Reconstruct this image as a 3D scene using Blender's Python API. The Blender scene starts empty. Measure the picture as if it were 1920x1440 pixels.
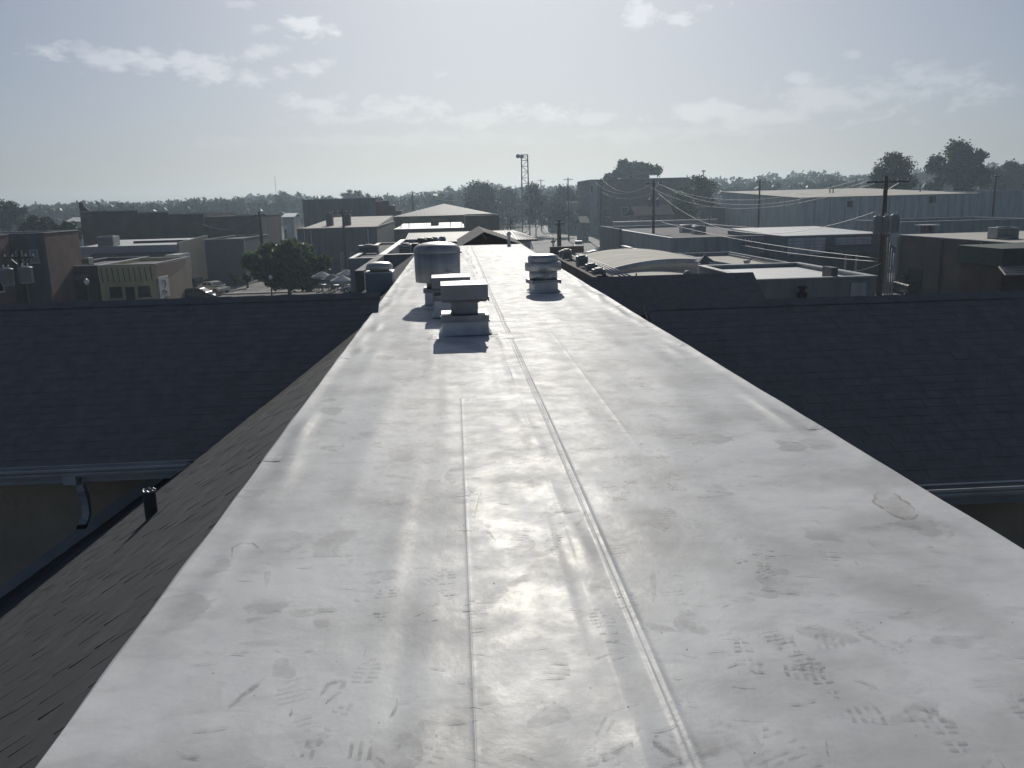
import bpy, bmesh, math, random
import numpy as np
from mathutils import Vector, Matrix, Quaternion

random.seed(11); rng = np.random.default_rng(11)
SC = bpy.context.scene
COL = SC.collection
ROOF = 8.4            # height of the flat white roof above the street
EYE = 10.0            # height of the photographer's phone
FOC = 1600.0          # focal length in pixels of the 1920 px wide photograph

# ------------------------------------------------------------------ camera
def _cam_axes(vp=(850.5, 380.5), roll=0.026):
    Y = np.array([vp[0]-960, vp[1]-720, FOC]); Y /= np.linalg.norm(Y)
    n = np.cross(Y, np.array([1, -roll, 0.0])); n /= np.linalg.norm(n)
    if n[1] > 0: n = -n
    return np.stack([np.cross(Y, n), Y, n])
AX = _cam_axes()
def ray(u, v): return AX @ np.array([u-960, v-720, FOC])
def P(u, v, y):                     # the point seen at photo position (u, v) that stands y metres ahead
    d = ray(u, v); t = y/d[1]
    return Vector((d[0]*t, y, EYE+d[2]*t))
def G(u, v, z=0.0):                 # the point seen at (u, v) on the level z
    d = ray(u, v); t = (z-EYE)/d[2]
    return Vector((d[0]*t, d[1]*t, z))
def X(u, v, y): return P(u, v, y).x
def Z(u, v, y): return P(u, v, y).z
def horizon(u): return 380.5-0.026*(u-850.5)

cam = bpy.data.cameras.new('camera'); cam_ob = bpy.data.objects.new('camera', cam); COL.objects.link(cam_ob)
cam.sensor_width = 36; cam.lens = 36*FOC/1920; cam.clip_end = 6000; cam.clip_start = 0.05
M = Matrix(((AX[0,0], -AX[0,1], -AX[0,2], 0), (AX[1,0], -AX[1,1], -AX[1,2], 0), (AX[2,0], -AX[2,1], -AX[2,2], EYE), (0,0,0,1)))
cam_ob.matrix_world = M
SC.camera = cam_ob

# ------------------------------------------------------------------ sky and sun
SUN_EL, SUN_AZ = math.radians(26.5), math.radians(4.0)      # azimuth to the right of the roof's length (+Y)
SUN_STRENGTH, SKY_STRENGTH, EXPOSURE = 2.6, 0.059, 0.20
world = bpy.data.worlds.new('World'); SC.world = world; world.use_nodes = True
wn, wl = world.node_tree.nodes, world.node_tree.links
wn.clear()
def wnode(t, **k):
    n = wn.new(t)
    for a, b in k.items(): setattr(n, a, b)
    return n
def wmath(op, a, b=None, c=None, clamp=False):
    n = wnode('ShaderNodeMath', operation=op, use_clamp=clamp)
    for i, s in enumerate((a, b, c)):
        if s is None: continue
        if isinstance(s, (int, float)): n.inputs[i].default_value = s
        else: wl.new(s, n.inputs[i])
    return n.outputs[0]
sky = wnode('ShaderNodeTexSky', sky_type='NISHITA', sun_disc=False)
sky.sun_elevation = SUN_EL; sky.sun_rotation = SUN_AZ
sky.altitude = 100; sky.air_density = 0.55; sky.dust_density = 2.3; sky.ozone_density = 5.0
hsv = wnode('ShaderNodeHueSaturation'); hsv.inputs['Saturation'].default_value = 0.82
# the sky's brightness range is compressed: radiance rolls off towards the sun, the same everywhere
bw = wnode('ShaderNodeRGBToBW'); wl.new(sky.outputs[0], bw.inputs[0])
roll_ = wmath('DIVIDE', 1.0, wmath('ADD', 1.0, wmath('DIVIDE', bw.outputs[0], 17.0)))
vm = wnode('ShaderNodeVectorMath', operation='SCALE'); wl.new(sky.outputs[0], vm.inputs[0]); wl.new(roll_, vm.inputs['Scale'])
wl.new(vm.outputs[0], hsv.inputs['Color'])
tint = wnode('ShaderNodeVectorMath', operation='MULTIPLY'); wl.new(hsv.outputs[0], tint.inputs[0]); tint.inputs[1].default_value = (.985, 1.0, .97)
SKYC = tint.outputs[0]
tc = wnode('ShaderNodeTexCoord'); sep = wnode('ShaderNodeSeparateXYZ'); wl.new(tc.outputs['Generated'], sep.inputs[0])
az = wmath('ARCTAN2', sep.outputs[0], sep.outputs[1]); el = wmath('ARCSINE', sep.outputs[2])
comb = wnode('ShaderNodeCombineXYZ'); wl.new(az, comb.inputs[0]); wl.new(wmath('MULTIPLY', el, 2.0), comb.inputs[1])
def wnoise(scale, detail, rough):
    n = wnode('ShaderNodeTexNoise'); n.inputs['Scale'].default_value = scale
    n.inputs['Detail'].default_value = detail; n.inputs['Roughness'].default_value = rough
    wl.new(comb.outputs[0], n.inputs['Vector']); return n.outputs['Fac']
n1 = wnoise(40, 6, 0.62); n2 = wnoise(14, 3, 0.55)
puff = wmath('ADD', wmath('MULTIPLY', n1, 1.0), wmath('MULTIPLY', n2, 1.0))     # about 1.0 on average
# cumulus as seen: centre (u, v), half width, half height in photo pixels, density
CLOUDS = [(573, 53, 42, 19, 1.0), (80, 96, 46, 17, .8), (160, 96, 26, 13, .5), (215, 112, 60, 20, .75), (300, 118, 95, 22, .85),
          (385, 135, 75, 17, .75), (470, 150, 40, 12, .65), (497, 53, 28, 10, .5), (492, 95, 38, 10, .6), (592, 126, 42, 17, .65), (535, 136, 26, 8, .5),
          (460, 8, 24, 8, .4), (600, 190, 70, 17, .55), (720, 205, 110, 22, .5), (690, 222, 150, 12, .35), (1010, 212, 85, 20, .6), (880, 222, 70, 17, .4), (1100, 222, 60, 12, .4),
          (1195, 30, 26, 20, .8), (1275, 36, 36, 13, .75), (1330, 12, 34, 12, .65), (1340, 208, 110, 20, .5),
          (1420, 214, 140, 30, .38), (1560, 195, 150, 32, .42), (1700, 175, 120, 34, .42), (1495, 148, 22, 9, .5), (1600, 98, 18, 7, .4),
          (700, 262, 330, 12, .18), (1250, 250, 280, 14, .2), (830, 140, 18, 7, .35)]
total = None
lump = wmath('MULTIPLY', wmath('SUBTRACT', puff, 1.0), 3.4)
for (cu, cv, ru, rv, dens) in CLOUDS:
    d = ray(cu, cv); a0 = math.atan2(d[0], d[1]); e0 = math.asin(d[2]/np.linalg.norm(d)); ka, ke = FOC/(1.0*ru), FOC/(1.05*rv)
    ma = wnode('ShaderNodeVectorMath', operation='MULTIPLY_ADD'); wl.new(comb.outputs[0], ma.inputs[0]); ma.inputs[1].default_value = (ka, ke/2, 0); ma.inputs[2].default_value = (-a0*ka, -e0*ke, 0)
    ln = wnode('ShaderNodeVectorMath', operation='LENGTH'); wl.new(ma.outputs[0], ln.inputs[0])
    m = wnode('ShaderNodeMapRange', interpolation_type='LINEAR'); wl.new(wmath('ADD', ln.outputs['Value'], lump), m.inputs['Value'])
    m.inputs['From Min'].default_value = 1.0; m.inputs['From Max'].default_value = 0.2
    m.inputs['To Min'].default_value = 0; m.inputs['To Max'].default_value = dens
    total = m.outputs[0] if total is None else wmath('MAXIMUM', total, m.outputs[0])
# broken cloud over the rest of the sky (behind and above the photographer)
sp = wnode('ShaderNodeMapRange', interpolation_type='SMOOTHSTEP'); wl.new(puff, sp.inputs['Value'])
sp.inputs['From Min'].default_value = 1.12; sp.inputs['From Max'].default_value = 1.35; sp.inputs['To Max'].default_value = 0.5
hi = wnode('ShaderNodeMapRange'); wl.new(el, hi.inputs['Value']); hi.inputs['From Min'].default_value = 0.27; hi.inputs['From Max'].default_value = 0.5
total = wmath('MAXIMUM', total, wmath('MULTIPLY', sp.outputs[0], hi.outputs[0]))
cmix = wnode('ShaderNodeMix', data_type='RGBA'); wl.new(total, cmix.inputs['Factor']); wl.new(SKYC, cmix.inputs['A'])
ccol = wnode('ShaderNodeMix', data_type='RGBA', blend_type='ADD'); ccol.inputs['Factor'].default_value = 1.0
wl.new(SKYC, ccol.inputs['A']); ccol.inputs['B'].default_value = (3.2, 3.0, 2.7, 1)
wl.new(ccol.outputs['Result'], cmix.inputs['B'])
bg = wnode('ShaderNodeBackground'); bg.inputs['Strength'].default_value = SKY_STRENGTH
wl.new(cmix.outputs['Result'], bg.inputs['Color'])
world.cycles.sampling_method = 'MANUAL'; world.cycles.sample_map_resolution = 256
wo = wnode('ShaderNodeOutputWorld'); wl.new(bg.outputs[0], wo.inputs['Surface'])
sun = bpy.data.lights.new('sun', 'SUN'); sun.energy = SUN_STRENGTH; sun.angle = math.radians(0.55); sun.color = (1.0, 0.955, 0.88)
sun_ob = bpy.data.objects.new('sun', sun); COL.objects.link(sun_ob)
SUN = Vector((math.sin(SUN_AZ)*math.cos(SUN_EL), math.cos(SUN_AZ)*math.cos(SUN_EL), math.sin(SUN_EL)))
sun_ob.rotation_euler = SUN.to_track_quat('Z', 'Y').to_euler(); sun_ob.location = (0, 0, 60)
vs = SC.view_settings; vs.view_transform = 'Standard'; vs.look = 'None'; vs.exposure = EXPOSURE; vs.gamma = 1.0; vs.use_curve_mapping = False
SC.render.engine = 'CYCLES'; SC.cycles.use_denoising = True; SC.cycles.use_adaptive_sampling = True; SC.cycles.adaptive_threshold = 0.02; SC.cycles.max_bounces = 6; SC.cycles.volume_bounces = 0
SC.cycles.transparent_max_bounces = 8; SC.cycles.caustics_reflective = False; SC.cycles.caustics_refractive = False

# ------------------------------------------------------------------ materials
MATS = {}
def mat(name, col, rough=0.8, metal=0.0, var=0.0, vscale=3.0, col2=None, bump=0.0, bscale=20.0, spec=0.4, stretch=(1,1,1), coat=0.0, vthr=(0.35, 0.65)):
    if name in MATS: return MATS[name]
    m = bpy.data.materials.new(name); m.use_nodes = True; MATS[name] = m
    nt = m.node_tree; b = nt.nodes['Principled BSDF']
    b.inputs['Base Color'].default_value = (*col, 1); b.inputs['Roughness'].default_value = rough; b.inputs['Metallic'].default_value = metal
    b.inputs['Specular IOR Level'].default_value = spec; b.inputs['Coat Weight'].default_value = coat
    if var or bump:
        t = nt.nodes.new('ShaderNodeTexCoord'); mp = nt.nodes.new('ShaderNodeMapping'); mp.inputs['Scale'].default_value = stretch
        nt.links.new(t.outputs['Object'], mp.inputs[0])
    if var:
        n = nt.nodes.new('ShaderNodeTexNoise'); n.inputs['Scale'].default_value = vscale; n.inputs['Detail'].default_value = 6; n.inputs['Roughness'].default_value = .6
        nt.links.new(mp.outputs[0], n.inputs['Vector'])
        r = nt.nodes.new('ShaderNodeValToRGB'); c2 = col2 or tuple(c*(1-var) for c in col)
        r.color_ramp.elements[0].position = vthr[0]; r.color_ramp.elements[0].color = (*c2, 1)
        r.color_ramp.elements[1].position = vthr[1]; r.color_ramp.elements[1].color = (*col, 1)
        nt.links.new(n.outputs['Fac'], r.inputs[0]); nt.links.new(r.outputs[0], b.inputs['Base Color'])
    if bump:
        n2 = nt.nodes.new('ShaderNodeTexNoise'); n2.inputs['Scale'].default_value = bscale; n2.inputs['Detail'].default_value = 5
        nt.links.new(mp.outputs[0], n2.inputs['Vector'])
        bp = nt.nodes.new('ShaderNodeBump'); bp.inputs['Strength'].default_value = bump; bp.inputs['Distance'].default_value = 0.02
        nt.links.new(n2.outputs['Fac'], bp.inputs['Height']); nt.links.new(bp.outputs[0], b.inputs['Normal'])
    return m
def brick_mat(name, c1, c2, mortar, scale=4.6):
    if name in MATS: return MATS[name]
    m = mat(name, c1, 0.9); nt = m.node_tree; b = nt.nodes['Principled BSDF']
    t = nt.nodes.new('ShaderNodeTexCoord'); s = nt.nodes.new('ShaderNodeSeparateXYZ'); nt.links.new(t.outputs['Object'], s.inputs[0])
    a = nt.nodes.new('ShaderNodeMath'); a.operation = 'ADD'; nt.links.new(s.outputs[0], a.inputs[0]); nt.links.new(s.outputs[1], a.inputs[1])
    c = nt.nodes.new('ShaderNodeCombineXYZ'); nt.links.new(a.outputs[0], c.inputs[0]); nt.links.new(s.outputs[2], c.inputs[1])
    k = nt.nodes.new('ShaderNodeTexBrick'); nt.links.new(c.outputs[0], k.inputs['Vector'])
    k.inputs['Color1'].default_value = (*c1, 1); k.inputs['Color2'].default_value = (*c2, 1); k.inputs['Mortar'].default_value = (*mortar, 1)
    k.inputs['Scale'].default_value = scale; k.inputs['Mortar Size'].default_value = 0.012; k.inputs['Bias'].default_value = -0.2
    n = nt.nodes.new('ShaderNodeTexNoise'); n.inputs['Scale'].default_value = 0.5; n.inputs['Detail'].default_value = 7; nt.links.new(t.outputs['Object'], n.inputs['Vector'])
    mx = nt.nodes.new('ShaderNodeMix'); mx.data_type = 'RGBA'; mx.blend_type = 'MULTIPLY'; mx.inputs['Factor'].default_value = 0.75
    r = nt.nodes.new('ShaderNodeValToRGB'); r.color_ramp.elements[0].position = .3; r.color_ramp.elements[0].color = (.45, .45, .48, 1); r.color_ramp.elements[1].position = .7
    r.color_ramp.elements[1].color = (1.1, 1.05, 1, 1)
    nt.links.new(n.outputs['Fac'], r.inputs[0]); nt.links.new(k.outputs['Color'], mx.inputs['A']); nt.links.new(r.outputs[0], mx.inputs['B'])
    nt.links.new(mx.outputs['Result'], b.inputs['Base Color']); return m
def leaf_mat(name, c1, c2, trans=0.35):
    if name in MATS: return MATS[name]
    m = bpy.data.materials.new(name); m.use_nodes = True; MATS[name] = m; nt = m.node_tree; nt.nodes.clear()
    t = nt.nodes.new('ShaderNodeTexCoord'); n = nt.nodes.new('ShaderNodeTexNoise'); n.inputs['Scale'].default_value = 0.45; n.inputs['Detail'].default_value = 5
    nt.links.new(t.outputs['Object'], n.inputs['Vector'])
    r = nt.nodes.new('ShaderNodeValToRGB'); r.color_ramp.elements[0].position = .36; r.color_ramp.elements[0].color = (*c1, 1)
    r.color_ramp.elements[1].position = .66; r.color_ramp.elements[1].color = (*c2, 1); nt.links.new(n.outputs['Fac'], r.inputs[0])
    d = nt.nodes.new('ShaderNodeBsdfPrincipled'); d.inputs['Roughness'].default_value = .55; d.inputs['Specular IOR Level'].default_value = .35
    tr = nt.nodes.new('ShaderNodeBsdfTranslucent'); mx = nt.nodes.new('ShaderNodeMixShader'); mx.inputs[0].default_value = trans
    nt.links.new(r.outputs[0], d.inputs['Base Color']); nt.links.new(r.outputs[0], tr.inputs['Color'])
    nt.links.new(d.outputs[0], mx.inputs[1]); nt.links.new(tr.outputs[0], mx.inputs[2])
    o = nt.nodes.new('ShaderNodeOutputMaterial'); nt.links.new(mx.outputs[0], o.inputs[0]); return m

def membrane_mat():
    m = bpy.data.materials.new('white_membrane'); m.use_nodes = True; MATS['white_membrane'] = m
    nt = m.node_tree; N, L = nt.nodes, nt.links; b = N['Principled BSDF']
    t = N.new('ShaderNodeTexCoord')
    def noise(scale, detail=6, rough=.6, st=(1, 1, 1), dist=0.0):
        mp = N.new('ShaderNodeMapping'); mp.inputs['Scale'].default_value = st; L.new(t.outputs['Object'], mp.inputs[0])
        n = N.new('ShaderNodeTexNoise'); n.inputs['Scale'].default_value = scale; n.inputs['Detail'].default_value = detail
        n.inputs['Roughness'].default_value = rough; n.inputs['Distortion'].default_value = dist; L.new(mp.outputs[0], n.inputs['Vector']); return n.outputs['Fac']
    def ramp(f, p0, p1, v0=0., v1=1.):
        r = N.new('ShaderNodeMapRange'); r.interpolation_type = 'SMOOTHSTEP'; L.new(f, r.inputs[0]); r.inputs[1].default_value = p0; r.inputs[2].default_value = p1
        r.inputs[3].default_value = v0; r.inputs[4].default_value = v1; return r.outputs[0]
    def mul(a, b_):
        n = N.new('ShaderNodeMath'); n.operation = 'MULTIPLY'
        for i, s in enumerate((a, b_)):
            if isinstance(s, float): n.inputs[i].default_value = s
            else: L.new(s, n.inputs[i])
        return n.outputs[0]
    def mixc(f, a, c):
        n = N.new('ShaderNodeMix'); n.data_type = 'RGBA'
        if isinstance(f, float): n.inputs['Factor'].default_value = f
        else: L.new(f, n.inputs['Factor'])
        if isinstance(a, tuple): n.inputs['A'].default_value = (*a, 1)
        else: L.new(a, n.inputs['A'])
        n.inputs['B'].default_value = (*c, 1); return n.outputs['Result']
    c = mixc(ramp(noise(1.3, 8, .62), .38, .66, 0, 1.0), (.71, .72, .72), (.52, .525, .52))      # broad grime
    streak = ramp(noise(3.0, 7, .7, (1.0, 3.0, 1), .6), .5, .72)                                   # sideways wipe marks
    c = mixc(mul(streak, .40), c, (.42, .43, .435))
    v = N.new('ShaderNodeTexVoronoi'); v.feature = 'F1'; v.inputs['Scale'].default_value = 2.6; v.inputs['Randomness'].default_value = 1.0
    mp = N.new('ShaderNodeMapping'); mp.inputs['Scale'].default_value = (1.0, .7, 1); L.new(t.outputs['Object'], mp.inputs[0])
    wob = N.new('ShaderNodeMixRGB'); wob.blend_type = 'ADD'; wob.inputs[0].default_value = .22
    nn = N.new('ShaderNodeTexNoise'); nn.inputs['Scale'].default_value = 7; nn.inputs['Detail'].default_value = 5; L.new(t.outputs['Object'], nn.inputs['Vector'])
    L.new(mp.outputs[0], wob.inputs[1]); L.new(nn.outputs['Color'], wob.inputs[2]); L.new(wob.outputs[0], v.inputs['Vector'])
    blot = mul(ramp(v.outputs['Distance'], .30, .24), ramp(noise(1.1, 4), .42, .6))
    c = mixc(mul(blot, .5), c, (.36, .36, .355))                                                  # drying puddle blots and soles
    fine = ramp(noise(34, 8, .75), .55, .8)
    c = mixc(mul(fine, .42), c, (.33, .33, .32))
    L.new(c, b.inputs['Base Color'])
    L.new(ramp(noise(4.5, 7, .65), .3, .7, .46, .60), b.inputs['Roughness'])
    b.inputs["Specular IOR Level"].default_value = .015
    h1 = noise(6, 5, .5, (1, .8, 1)); h2 = noise(90, 3, .5)
    bp = N.new('ShaderNodeBump'); bp.inputs['Strength'].default_value = .4; bp.inputs['Distance'].default_value = .012; L.new(h1, bp.inputs['Height'])
    bp2 = N.new('ShaderNodeBump'); bp2.inputs['Strength'].default_value = .05; bp2.inputs['Distance'].default_value = .004; L.new(h2, bp2.inputs['Height']); L.new(bp.outputs[0], bp2.inputs['Normal'])
    L.new(bp2.outputs[0], b.inputs['Normal'])
    gl = N.new('ShaderNodeBsdfGlossy'); gl.inputs['Color'].default_value = (.021, .0206, .0195, 1); L.new(ramp(noise(4.5, 7, .65),   .3, .7, .35, .48), gl.inputs['Roughness']); L.new(bp2.outputs[0], gl.inputs['Normal'])
    ad = N.new('ShaderNodeAddShader'); L.new(b.outputs[0], ad.inputs[0]); L.new(gl.outputs[0], ad.inputs[1]); L.new(ad.outputs[0], N['Material Output'].inputs['Surface']); return m
MEM = membrane_mat()
SHINGLE = mat('shingle_granules', (.108, .112, .112), .85, var=.35, vscale=2.2, col2=(.080, .082, .084), bump=.5, bscale=260, spec=.3)
SHINGLE2 = mat('shingle_granules_light', (.128, .130, .128), .85, var=.3, vscale=3, bump=.5, bscale=260, spec=.3)
SHINGLE3 = mat('shingle_granules_dark', (.085, .087, .090), .85, var=.4, vscale=3, bump=.5, bscale=260, spec=.3)
GALV = mat('galvanised_steel', (.36, .365, .37), .55, .35, var=.25, vscale=2.5, bump=.05, bscale=6)
GALV_D = mat('dull_galvanised_steel', (.36, .36, .37), .5, .7, var=.3, vscale=4)
ALU = mat('spun_aluminium', (.52, .53, .54), .42, .7, var=.18, vscale=3, stretch=(1, 1, .3))
TRIM = mat('painted_metal_trim', (.42, .43, .43), .45, var=.2, vscale=3)
SHINGLE_GLARE = mat('glare_paled_shingle', (.27, .255, .235), .9, var=.3, vscale=5, bump=.5, bscale=200, spec=.25, col2=(.225, .212, .195))  # wing shingles: same roofing, colour paled to stand in for glare over shade
DRUM = mat('pale_galvanised_drum', (.50, .51, .52), .5, .35, var=.3, vscale=1.5, stretch=(4, 4, .15))
TRIM_W = mat('white_painted_trim', (.62, .62, .60), .5, var=.2, vscale=2)
STUCCO = mat('tan_stucco', (.66, .53, .38), .95, var=.25, vscale=1.2, bump=.4, bscale=90)
DARK = mat('near_black', (.02, .02, .022), .7)
GLASS = mat('window_glass', (.02, .025, .03), .08, spec=.6)
BRICK_D = brick_mat('dark_brick', (.135, .098, .086), (.105, .080, .074), (.17, .16, .15))
BRICK_R = brick_mat('worn_red_brick', (.24, .155, .125), (.19, .125, .105), (.27, .24, .21))
BRICK_B = brick_mat('brown_brick', (.15, .11, .095), (.12, .09, .08), (.18, .16, .145))
CONC = mat('concrete', (.36, .35, .33), .9, var=.25, vscale=.6)
CREAM = mat('cream_paint', (.78, .67, .36), .8, var=.25, vscale=.7, stretch=(1.5, 1.5, .3))
CREAM_D = mat('cream_paint_groove', (.24, .20, .12), .8)
TANP = mat('tan_paint', (.48, .39, .28), .85, var=.25, vscale=.6, stretch=(1.5, 1.5, .3))
DUSTYPINK = mat('dusty_pink', (.30, .21, .17), .85, var=.15, vscale=.6)
GREYW = mat('grey_painted_wall', (.34, .355, .37), .8, var=.34, vscale=.8, stretch=(1.6, 1.6, .22))
GREYL = mat('pale_metal_siding', (.58, .595, .60), .6, var=.34, vscale=.8, stretch=(1.6, 1.6, .22))
TEALW = mat('grey_green_wall', (.30, .34, .335), .8, var=.34, vscale=.8, stretch=(1.6, 1.6, .22))
DARKW = mat('dark_painted_wall', (.17, .18, .19), .8, var=.34, vscale=.8, stretch=(1.6, 1.6, .22))
ROOFT = mat('tan_roof_coating', (.62, .58, .50), .85, var=.22, vscale=.35)
ROOFW = mat('white_roof_coating', (.76, .76, .73), .55, var=.15, vscale=.3)
ROOFG = mat('grey_gravel_roof', (.24, .235, .22), .95, var=.3, vscale=.8, bump=.4, bscale=12)
ROOFD = mat('dark_bitumen_roof', (.07, .07, .07), .85, var=.3, vscale=.5)
METROOF = mat('ribbed_metal_roof', (.30, .29, .27), .65, .0, var=.2, vscale=.4, stretch=(1, .3, 1))
WOOD = mat('weathered_pole_wood', (.09, .07, .055), .9, var=.35, vscale=3, stretch=(3, 3, .3))
BARK = mat('tree_bark', (.07, .055, .04), .95, var=.3, vscale=4)
WIRE = mat('bare_wire', (.38, .39, .40), .5, .3)
LEAF_A = leaf_mat('leaf_green', (.042, .075, .030), (.11, .165, .065), .45)
LEAF_B = leaf_mat('leaf_dark_green', (.016, .030, .013), (.038, .062, .024), .25)
LEAF_C = leaf_mat('leaf_olive', (.03, .045, .018), (.075, .098, .036), .3)
TYRE = mat('tyre_rubber', (.015, .015, .015), .8)
CHROME = mat('wheel_alloy', (.6, .6, .62), .25, .9)
LAMPG = mat('frosted_lamp_globe', (.8, .8, .78), .25, spec=.6)
SIGNW = mat('sign_white', (.72, .72, .70), .5)
SIGNL = mat('sign_letters', (.62, .63, .62), .5)
BLACKM = mat('black_metal', (.02, .02, .022), .5)
REDL = mat('tail_lamp_red', (.3, .01, .01), .2)

# ------------------------------------------------------------------ mesh building
ORIG = {}
class MB:
    def __init__(s): s.v = []; s.f = []; s.m = []; s.sm = []
    def add(s, vs, fs, mi=0, smooth=False):
        k = len(s.v); s.v += [tuple(p) for p in vs]
        for f in fs: s.f.append(tuple(i+k for i in f)); s.m.append(mi); s.sm.append(smooth)
        return s
    def box(s, a, b, mi=0):
        (x0, y0, z0), (x1, y1, z1) = a, b
        return s.add([(x0,y0,z0),(x1,y0,z0),(x1,y1,z0),(x0,y1,z0),(x0,y0,z1),(x1,y0,z1),(x1,y1,z1),(x0,y1,z1)],
                     [(0,3,2,1),(4,5,6,7),(0,1,5,4),(1,2,6,5),(2,3,7,6),(3,0,4,7)], mi)
    def hexa(s, lo, hi, mi=0):        # lower and upper quads
        return s.add(list(lo)+list(hi), [(0,3,2,1),(4,5,6,7),(0,1,5,4),(1,2,6,5),(2,3,7,6),(3,0,4,7)], mi)
    def quad(s, a, b, c, d, mi=0): return s.add([a, b, c, d], [(0,1,2,3)], mi)
    def slab(s, pts, nrm, th, mi=0):   # polygon thickened along -nrm
        n = Vector(nrm).normalized()*th; k = len(pts); lo = [Vector(p)-n for p in pts]
        fs = [tuple(range(k)), tuple(range(2*k-1, k-1, -1))]+[(i, k+i, k+(i+1) % k, (i+1) % k) for i in range(k)]
        return s.add([Vector(p) for p in pts]+lo, fs, mi)
    def lathe(s, c, prof, n=32, mi=0, smooth=True, cap=True):
        vs = []; fs = []; k = len(prof)
        for (r, z) in prof:
            for i in range(n):
                a = 2*math.pi*i/n; vs.append((c[0]+r*math.cos(a), c[1]+r*math.sin(a), c[2]+z))
        for j in range(k-1):
            for i in range(n): fs.append((j*n+i, j*n+(i+1) % n, (j+1)*n+(i+1) % n, (j+1)*n+i))
        if cap: fs += [tuple(range(n-1, -1, -1)), tuple((k-1)*n+i for i in range(n))]
        return s.add(vs, fs, mi, smooth)
    def tube(s, pts, r, n=8, mi=0, smooth=True):
        pts = [Vector(p) for p in pts]; rs = r if isinstance(r, (list, tuple)) else [r]*len(pts); vs = []; fs = []
        for i, p in enumerate(pts):
            d = (pts[min(i+1, len(pts)-1)]-pts[max(i-1, 0)]).normalized(); up = Vector((0,0,1)) if abs(d.z) < .9 else Vector((1,0,0))
            a = d.cross(up).normalized(); b = a.cross(d)
            for k in range(n): t = 2*math.pi*k/n; vs.append(p+a*math.cos(t)*rs[i]+b*math.sin(t)*rs[i])
        for i in range(len(pts)-1):
            for k in range(n): fs.append((i*n+k, i*n+(k+1) % n, (i+1)*n+(k+1) % n, (i+1)*n+k))
        fs += [tuple(range(n-1, -1, -1)), tuple((len(pts)-1)*n+k for k in range(n))]
        return s.add(vs, fs, mi, smooth)
    def bar(s, a, b, w, h, mi=0, up=(0,0,1)):
        a, b = Vector(a), Vector(b); d = (b-a).normalized(); u = Vector(up)
        if abs(d.dot(u)) > .95: u = Vector((1,0,0))
        r = d.cross(u).normalized()*w/2; t = r.cross(d).normalized()*h/2
        return s.hexa([a-r-t, a+r-t, b+r-t, b-r-t], [a-r+t, a+r+t, b+r+t, b-r+t], mi)
    def mesh(s, name, o=(0,0,0)):
        me = bpy.data.meshes.new(name); o = Vector(o)
        me.from_pydata([tuple(Vector(p)-o) for p in s.v], [], s.f)
        me.polygons.foreach_set('material_index', s.m); me.polygons.foreach_set('use_smooth', s.sm); me.update()
        return me
    def build(s, name, mats, parent=None, kind=None, bevel=0, angle=True):
        o = ORIG.get(parent.name, Vector((0,0,0))) if parent else Vector((0,0,0))
        me = s.mesh(name, o)
        for m in (mats if isinstance(mats, (list, tuple)) else [mats]): me.materials.append(m)
        ob = bpy.data.objects.new(name, me); COL.objects.link(ob)
        if parent: ob.parent = parent
        ORIG[ob.name] = o
        if kind: ob['kind'] = kind
        if bevel:
            bv = ob.modifiers.new('bevel', 'BEVEL'); bv.width = bevel; bv.segments = 2; bv.limit_method = 'ANGLE'; bv.angle_limit = math.radians(40)
        return ob
def fixn(ob):
    bm = bmesh.new(); bm.from_mesh(ob.data); bmesh.ops.recalc_face_normals(bm, faces=bm.faces); bm.to_mesh(ob.data); bm.free(); return ob
def tag(o, label, cat=None, group=None):
    o['label'] = label
    if cat: o['category'] = cat
    if group: o['group'] = group
    return o
def thing(name, label, cat, loc=(0,0,0), group=None, world=True):
    o = bpy.data.objects.new(name, None); COL.objects.link(o); o.location = loc; o.empty_display_size = .3
    ORIG[o.name] = Vector(loc) if world else Vector((0,0,0))
    return tag(o, label, cat, group)
def dup(root, loc, rz=0, label=None, scale=None):
    r = root.copy(); COL.objects.link(r); r.location = loc; r.rotation_euler = (0, 0, rz)
    if scale: r.scale = (scale,)*3
    if label: r['label'] = label
    for ch in list(root.children):
        c = ch.copy(); COL.objects.link(c); c.parent = r
        for g in list(ch.children):
            d = g.copy(); COL.objects.link(d); d.parent = c
    return r
def structure(ob): ob['kind'] = 'structure'; return ob
# ================================================================== THE SETTING
g = MB(); g.quad((-2600, -300, 0), (2600, -300, 0), (2600, 4200, 0), (-2600, 4200, 0))
GROUND = mat('dry_grass_and_earth', (.105, .115, .055), .95, var=.5, vscale=.05, col2=(.13, .115, .085))
structure(g.build('ground', GROUND))
ASPH = mat('worn_asphalt', (.20, .195, .185), .9, var=.35, vscale=.25, col2=(.11, .108, .105), bump=.3, bscale=6)
ASPH_L = mat('faded_road_asphalt', (.24, .235, .225), .85, var=.3, vscale=.2)
b = MB(); b.quad((-75, 40, .004), (75, 40, .004), (75, 152, .004), (-75, 152, .004)); structure(b.build('parking_lot', ASPH))
b = MB(); b.quad((12, 152, .004), (27, 152, .004), (57, 470, .004), (36, 470, .004)); structure(b.build('street', ASPH_L))
PAINT = mat('road_paint', (.72, .71, .66), .7, var=.3, vscale=2)
for k in range(12):
    y0 = 160+k*22; xm = 19.3+(y0-152)*.085; b = MB(); b.quad((xm, y0, .008), (xm+.25, y0, .008), (xm+1.1, y0+9, .008), (xm+.85, y0+9, .008)); structure(b.build('road_marking', PAINT))
b = MB(); b.hexa([(27.2, 152, 0), (29.4, 152, 0), (59.5, 470, 0), (57.2, 470, 0)], [(27.2, 152, .14), (29.4, 152, .14), (59.5, 470, .14), (57.2, 470, .14)]); structure(b.build('sidewalk', CONC))
b = MB(); b.quad((29.6, 165, .006), (44, 165, .006), (62, 330, .006), (45, 330, .006))
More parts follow.
